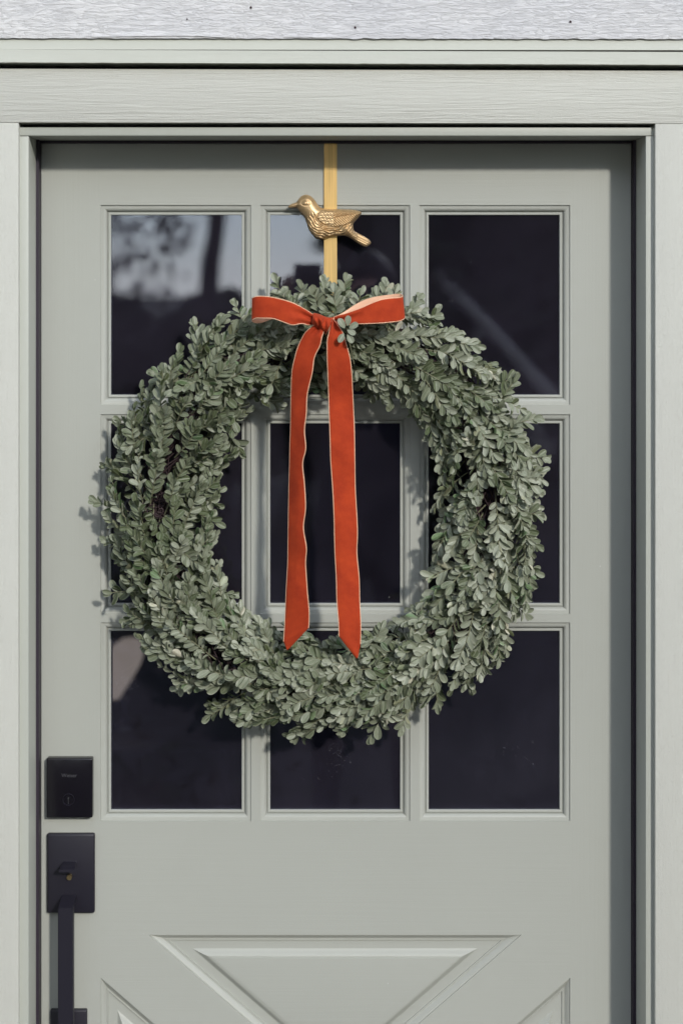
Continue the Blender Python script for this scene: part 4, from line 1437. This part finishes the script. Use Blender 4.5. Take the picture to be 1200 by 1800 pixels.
leafy("crown", 1500, lambda q: tuple(np.array([-0.5, -10.9, 4.6]) + unit(q.normal(0, 1, 3)) * q.random() ** 0.5 * 1.3), 0.12, LF[1], st, 6)

def tree(x, y, h, cr, cb, label, seed):  # belt of trees added out of view to cut the low sky light
    t = empty("sky_screen_tree", (x, y, -0.2), label, "tree", "trees added round the front garden to block low sky")
    tube("trunk", [(x, y, -0.2), (x + .1, y, h * 0.4), (x, y, h * 0.8)], [0.2, 0.15, 0.06], bark, t, 8)
    ax_ = (h - cb) / 2
    def fn(q):
        v = unit(q.normal(0, 1, 3)) * (0.45 + 0.55 * q.random())
        return (x + v[0] * cr, y + v[1] * cr * 0.8, cb + ax_ + v[2] * ax_)
    leafy("crown", 2600, fn, 0.34, LF[seed % 2], t, seed)
tree(-3.4, -15.0, 9.5, 3.0, 2.9, "broad tree added to block low sky, its crown over the row of bushes", 21)
tree(-8.6, -14.0, 9.5, 3.2, 0.6, "broad tree added to block low sky at the left of the road, beyond the bushes", 22)
tree(-13.5, -13.0, 9.0, 3.2, 0.5, "largest leafy tree, added to block low sky at the far left of the garden", 23)
tree(3.6, -18.0, 9.5, 3.1, 0.3, "tallest leafy tree, added behind the two conifers to fill a bright gap", 27)
tree(4.6, -15.5, 5.4, 2.2, 0.3, "low leafy tree, added just right of the conifers to block low sky", 24)
tree(8.8, -15.0, 6.0, 2.6, 0.4, "leafy tree between the two right hand trees, added to block low sky", 25)
tree(12.5, -12.5, 9.5, 3.4, 0.5, "tall leafy tree at the far right of the garden, added to block low sky", 26)

thin = empty("veil_tree", (-1.95, -14.2, -0.2), "thin half bare tree added to dim the sky mirrored in the top left pane", "tree")  # sparse veil of twigs added to dim the mirrored sky
tube("trunk", [(-2.6, -14.2, -0.2), (-2.5, -14.2, 2.2), (-2.1, -14.2, 4.0)], [0.07, 0.05, 0.02], bark, thin, 6)
leafy("crown", 1100, lambda q: tuple(np.array([-1.95, -14.2, 3.0]) + unit(q.normal(0, 1, 3)) * q.random() ** 0.45 * np.array([1.05, 0.9, 1.6])), 0.075, LF[1], thin, 31)
birch = empty("streak_sapling", (2.62, -5.2, -0.2), "pale leaning birch sapling added to mirror as a diagonal streak in the top right pane", "tree")  # made-up stem standing in for a pale streak in the reflection
tube("trunk", [(2.62, -5.2, -0.2), (1.75, -5.2, 0.72), (1.10, -5.2, 1.33), (0.80, -5.2, 1.66), (0.52, -5.2, 1.93), (0.40, -5.2, 2.0)], [0.05, 0.042, 0.034, 0.030, 0.026, 0.02], mat_simple("birch bark", (0.62, 0.58, 0.54), 0.8), birch, 8)
leafy("crown", 300, lambda q: (0.50 + q.normal(0, 0.10), -5.2 + q.normal(0, 0.14), 1.92 + q.normal(0, 0.07)), 0.04, LF[1], birch, 51)
def hedge(x, label, seed):  # tall greenery added on both sides to keep low sky light out
    t = empty("hedge", (x, -5.5, -0.2), label, "hedge", "hedges added along the garden sides to block low sky")
    for k in range(5):
        tube("trunk", [(x, -11 + k * 2.4, -0.2), (x, -11 + k * 2.4, 2.0)], [0.05, 0.03], bark, t, 5)
    leafy("foliage", 4200, lambda q: (x + q.uniform(-0.5, 0.5), q.uniform(-12, -0.8), q.uniform(-0.15, 4.3)), 0.27, LF[0], t, seed)
hedge(-6.5, "clipped dark hedge added on the left side of the garden to block low sky", 41)
hedge(7.5, "clipped dark hedge added on the right side of the garden to block low sky", 42)

# pink flower heads in a bed left of the path
hyd = empty("hydrangea", (-0.72, -3.1, -0.2), "low plant with pink flower heads mirrored in the lower left pane", "plant")
pal = mat_simple("dry petals", (0.50, 0.42, 0.34), 0.8)
pnk = mat_simple("pink petals", (0.50, 0.20, 0.16), 0.8)
r_ = np.random.default_rng(8)
def head(cx_, cy_, cz_, r, m, n, sd):
    def fn(q):
        v = unit(q.normal(0, 1, 3)) * r * (0.85 + 0.15 * q.random())
        return (cx_ + v[0] * 0.85, cy_ + v[1] * 0.85, cz_ + v[2] * 1.25)
    o = leafy("flower_head", n, fn, r * 0.22, m, hyd, sd)
    tube("stem", [(cx_ * 0.97, cy_, -0.2), (cx_, cy_, cz_)], [0.006, 0.004], bark, hyd, 5)
head(-0.72, -3.0, 0.10, 0.05, pnk, 160, 2)
head(-0.60, -3.1, 0.0, 0.02, pnk, 60, 3)
head(-0.50, -3.0, 0.12, 0.016, pnk, 60, 4)
leafy("foliage", 500, lambda q: (-0.62 + q.normal(0, 0.22), -3.1 + q.normal(0, 0.2), -0.12 + abs(q.normal(0, 0.14))), 0.045, LF[1], hyd, 9)

# the photographer
def person():
    skin = mat_simple("skin", (0.50, 0.27, 0.20), 0.6)
    coat = mat_simple("dark navy coat", (0.030, 0.030, 0.050), 0.85)
    jeans = mat_simple("dark jeans", (0.020, 0.024, 0.042), 0.85)
    hair = mat_simple("dark hair", (0.020, 0.013, 0.010), 0.6)
    shoe = mat_simple("black shoes", (0.012, 0.012, 0.012), 0.5)
    X0, Y0, G, SC = 0.20, -3.02, -0.035, 1.05
    def cx(x): return (x - X0) / SC
    V = {}
    V['pelvis'] = (0, 0, 0.98, .155, .12)
    V['waist'] = (0, .01, 1.12, .145, .11)
    V['chest'] = (0, .01, 1.32, .17, .12)
    V['collar'] = (0, 0, 1.50, .12, .085)
    V['neck'] = (0, .01, 1.57, .055, .055)
    V['chin'] = (0, .03, 1.63, .062, .07)
    V['face'] = (0, .03, 1.70, .078, .095)
    V['crown'] = (0, .01, 1.78, .072, .088)
    for s, n in ((-1, 'l'), (1, 'r')):
        V['sh' + n] = (s * .19, 0, 1.46, .068, .065)
        V['el' + n] = (s * .30, .14, 1.40 + (.12 if s > 0 else 0), .046, .046)
        V['wr' + n] = (cx(s * .105), .27, 1.685, .027, .024)
        V['pa' + n] = (cx(s * .062), .315, 1.745, .034, .020)
        V['hip' + n] = (s * .10, 0, .90, .10, .10)
        V['kn' + n] = (s * .12, .01, .50, .062, .065)
        V['an' + n] = (s * .13, 0, .09, .042, .045)
        V['toe' + n] = (s * .14, .15, .04, .042, .032)
        for f in range(4):
            bx = V['pa' + n][0]
            V[f'f{f}a' + n] = (bx + s * .004, .345 + .003 * f, 1.775 - .018 * f, .009, .009)
            V[f'f{f}b' + n] = (bx - s * .022, .362, 1.778 - .018 * f, .008, .008)
        V['tha' + n] = (V['pa' + n][0] - s * .012, .285, 1.720, .010, .010)
        V['thb' + n] = (V['pa' + n][0] - s * .042, .280, 1.715, .009, .009)
    E = [('pelvis', 'waist'), ('waist', 'chest'), ('chest', 'collar'), ('collar', 'neck'), ('neck', 'chin'), ('chin', 'face'), ('face', 'crown')]
    for n in 'lr':
        E += [('collar', 'sh' + n), ('sh' + n, 'el' + n), ('el' + n, 'wr' + n), ('wr' + n, 'pa' + n), ('pelvis', 'hip' + n), ('hip' + n, 'kn' + n), ('kn' + n, 'an' + n), ('an' + n, 'toe' + n),
              ('pa' + n, 'tha' + n), ('tha' + n, 'thb' + n)]
        for f in range(4): E += [('pa' + n, f'f{f}a' + n), (f'f{f}a' + n, f'f{f}b' + n)]
    keys = list(V)
    me = bpy.data.meshes.new("skeleton")
    me.from_pydata([V[k][:3] for k in keys], [(keys.index(a_), keys.index(b_)) for a_, b_ in E], [])
    o = bpy.data.objects.new("body", me)
    COL.objects.link(o)
    sk = o.modifiers.new("skin", 'SKIN')
    for i, k in enumerate(keys):
        me.skin_vertices[0].data[i].radius = V[k][3:5]
        me.skin_vertices[0].data[i].use_root = (k == 'pelvis')
    sb = o.modifiers.new("sub", 'SUBSURF'); sb.levels = 2; sb.render_levels = 2
    bpy.context.view_layer.update()
    me2 = bpy.data.meshes.new_from_object(o.evaluated_get(bpy.context.evaluated_depsgraph_get()))
    bpy.data.objects.remove(o)
    for m in (coat, skin, jeans, shoe): me2.materials.append(m)
    for p in me2.polygons:
        c = p.center
        p.material_index = 3 if c.z < .10 else 2 if c.z < .93 else (1 if (c.z > 1.575 and abs(c.x) < .10 and c.y < .2) or (c.y > .20 and c.z > 1.6) else 0)
        p.use_smooth = True
    t = empty("person", (X0, Y0, G), "person in a dark coat holding up a camera, mirrored in the panes", "person")
    t.scale = (SC, SC, SC)
    b = bpy.data.objects.new("body", me2)
    COL.objects.link(b); b.parent = t
    # hair, eyes, nose, ears
    bm = bmesh.new()
    bmesh.ops.create_icosphere(bm, subdivisions=3, radius=1.0)
    for v in bm.verts:
        v.co = Vector((v.co.x * .098, v.co.y * .118 - .012, v.co.z * .135 + 1.735))
    bmesh.ops.delete(bm, geom=[v for v in bm.verts if v.co.y > .055 and v.co.z < 1.80], context='VERTS')
    hb = bm_obj("hair", bm, hair, None, smooth=180); hb.parent = t
    for s in (-1, 1):
        bm = bmesh.new(); bmesh.ops.create_icosphere(bm, subdivisions=2, radius=.010)
        for v in bm.verts: v.co += Vector((s * .032, .112, 1.715))
        e = bm_obj("eye", bm, hair, None, smooth=180); e.parent = t
        bm = bmesh.new(); bmesh.ops.create_icosphere(bm, subdivisions=2, radius=1)
        for v in bm.verts: v.co = Vector((v.co.x * .010 + s * .088, v.co.y * .02 + .02, v.co.z * .032 + 1.70))
        e = bm_obj("ear", bm, skin, None, smooth=180); e.parent = t
    bm = bmesh.new(); bmesh.ops.create_icosphere(bm, subdivisions=2, radius=1)
    for v in bm.verts: v.co = Vector((v.co.x * .014, v.co.y * .022 + .118, v.co.z * .026 + 1.685))
    e = bm_obj("nose", bm, skin, None, smooth=180); e.parent = t
    bm = bmesh.new(); bmesh.ops.create_icosphere(bm, subdivisions=2, radius=1)
    for v in bm.verts: v.co = Vector((v.co.x * .024, v.co.y * .008 + .115, v.co.z * .007 + 1.650))
    e = bm_obj("mouth", bm, mat_simple("lips", (0.4, 0.13, 0.11), 0.5), None, smooth=180); e.parent = t
person()
ph = empty("photo_camera", (0, -D - 0.09, CZ), "black camera held up in front of the photographer", "camera")
box("camera_body", (-0.045, -D - 0.115, CZ - 0.065), (0.045, -D - 0.075, CZ + 0.065), M['black'], ph, 0.006)
bm = bmesh.new()
bmesh.ops.create_cone(bm, cap_ends=True, segments=28, radius1=0.034, radius2=0.036, depth=0.050)
bmesh.ops.rotate(bm, verts=bm.verts, matrix=Matrix.Rotation(math.pi / 2, 3, 'X'))
for v in bm.verts: v.co += Vector((0, -D - 0.050, CZ))
bm_obj("lens", bm, M['gloss'], ph, smooth=40)
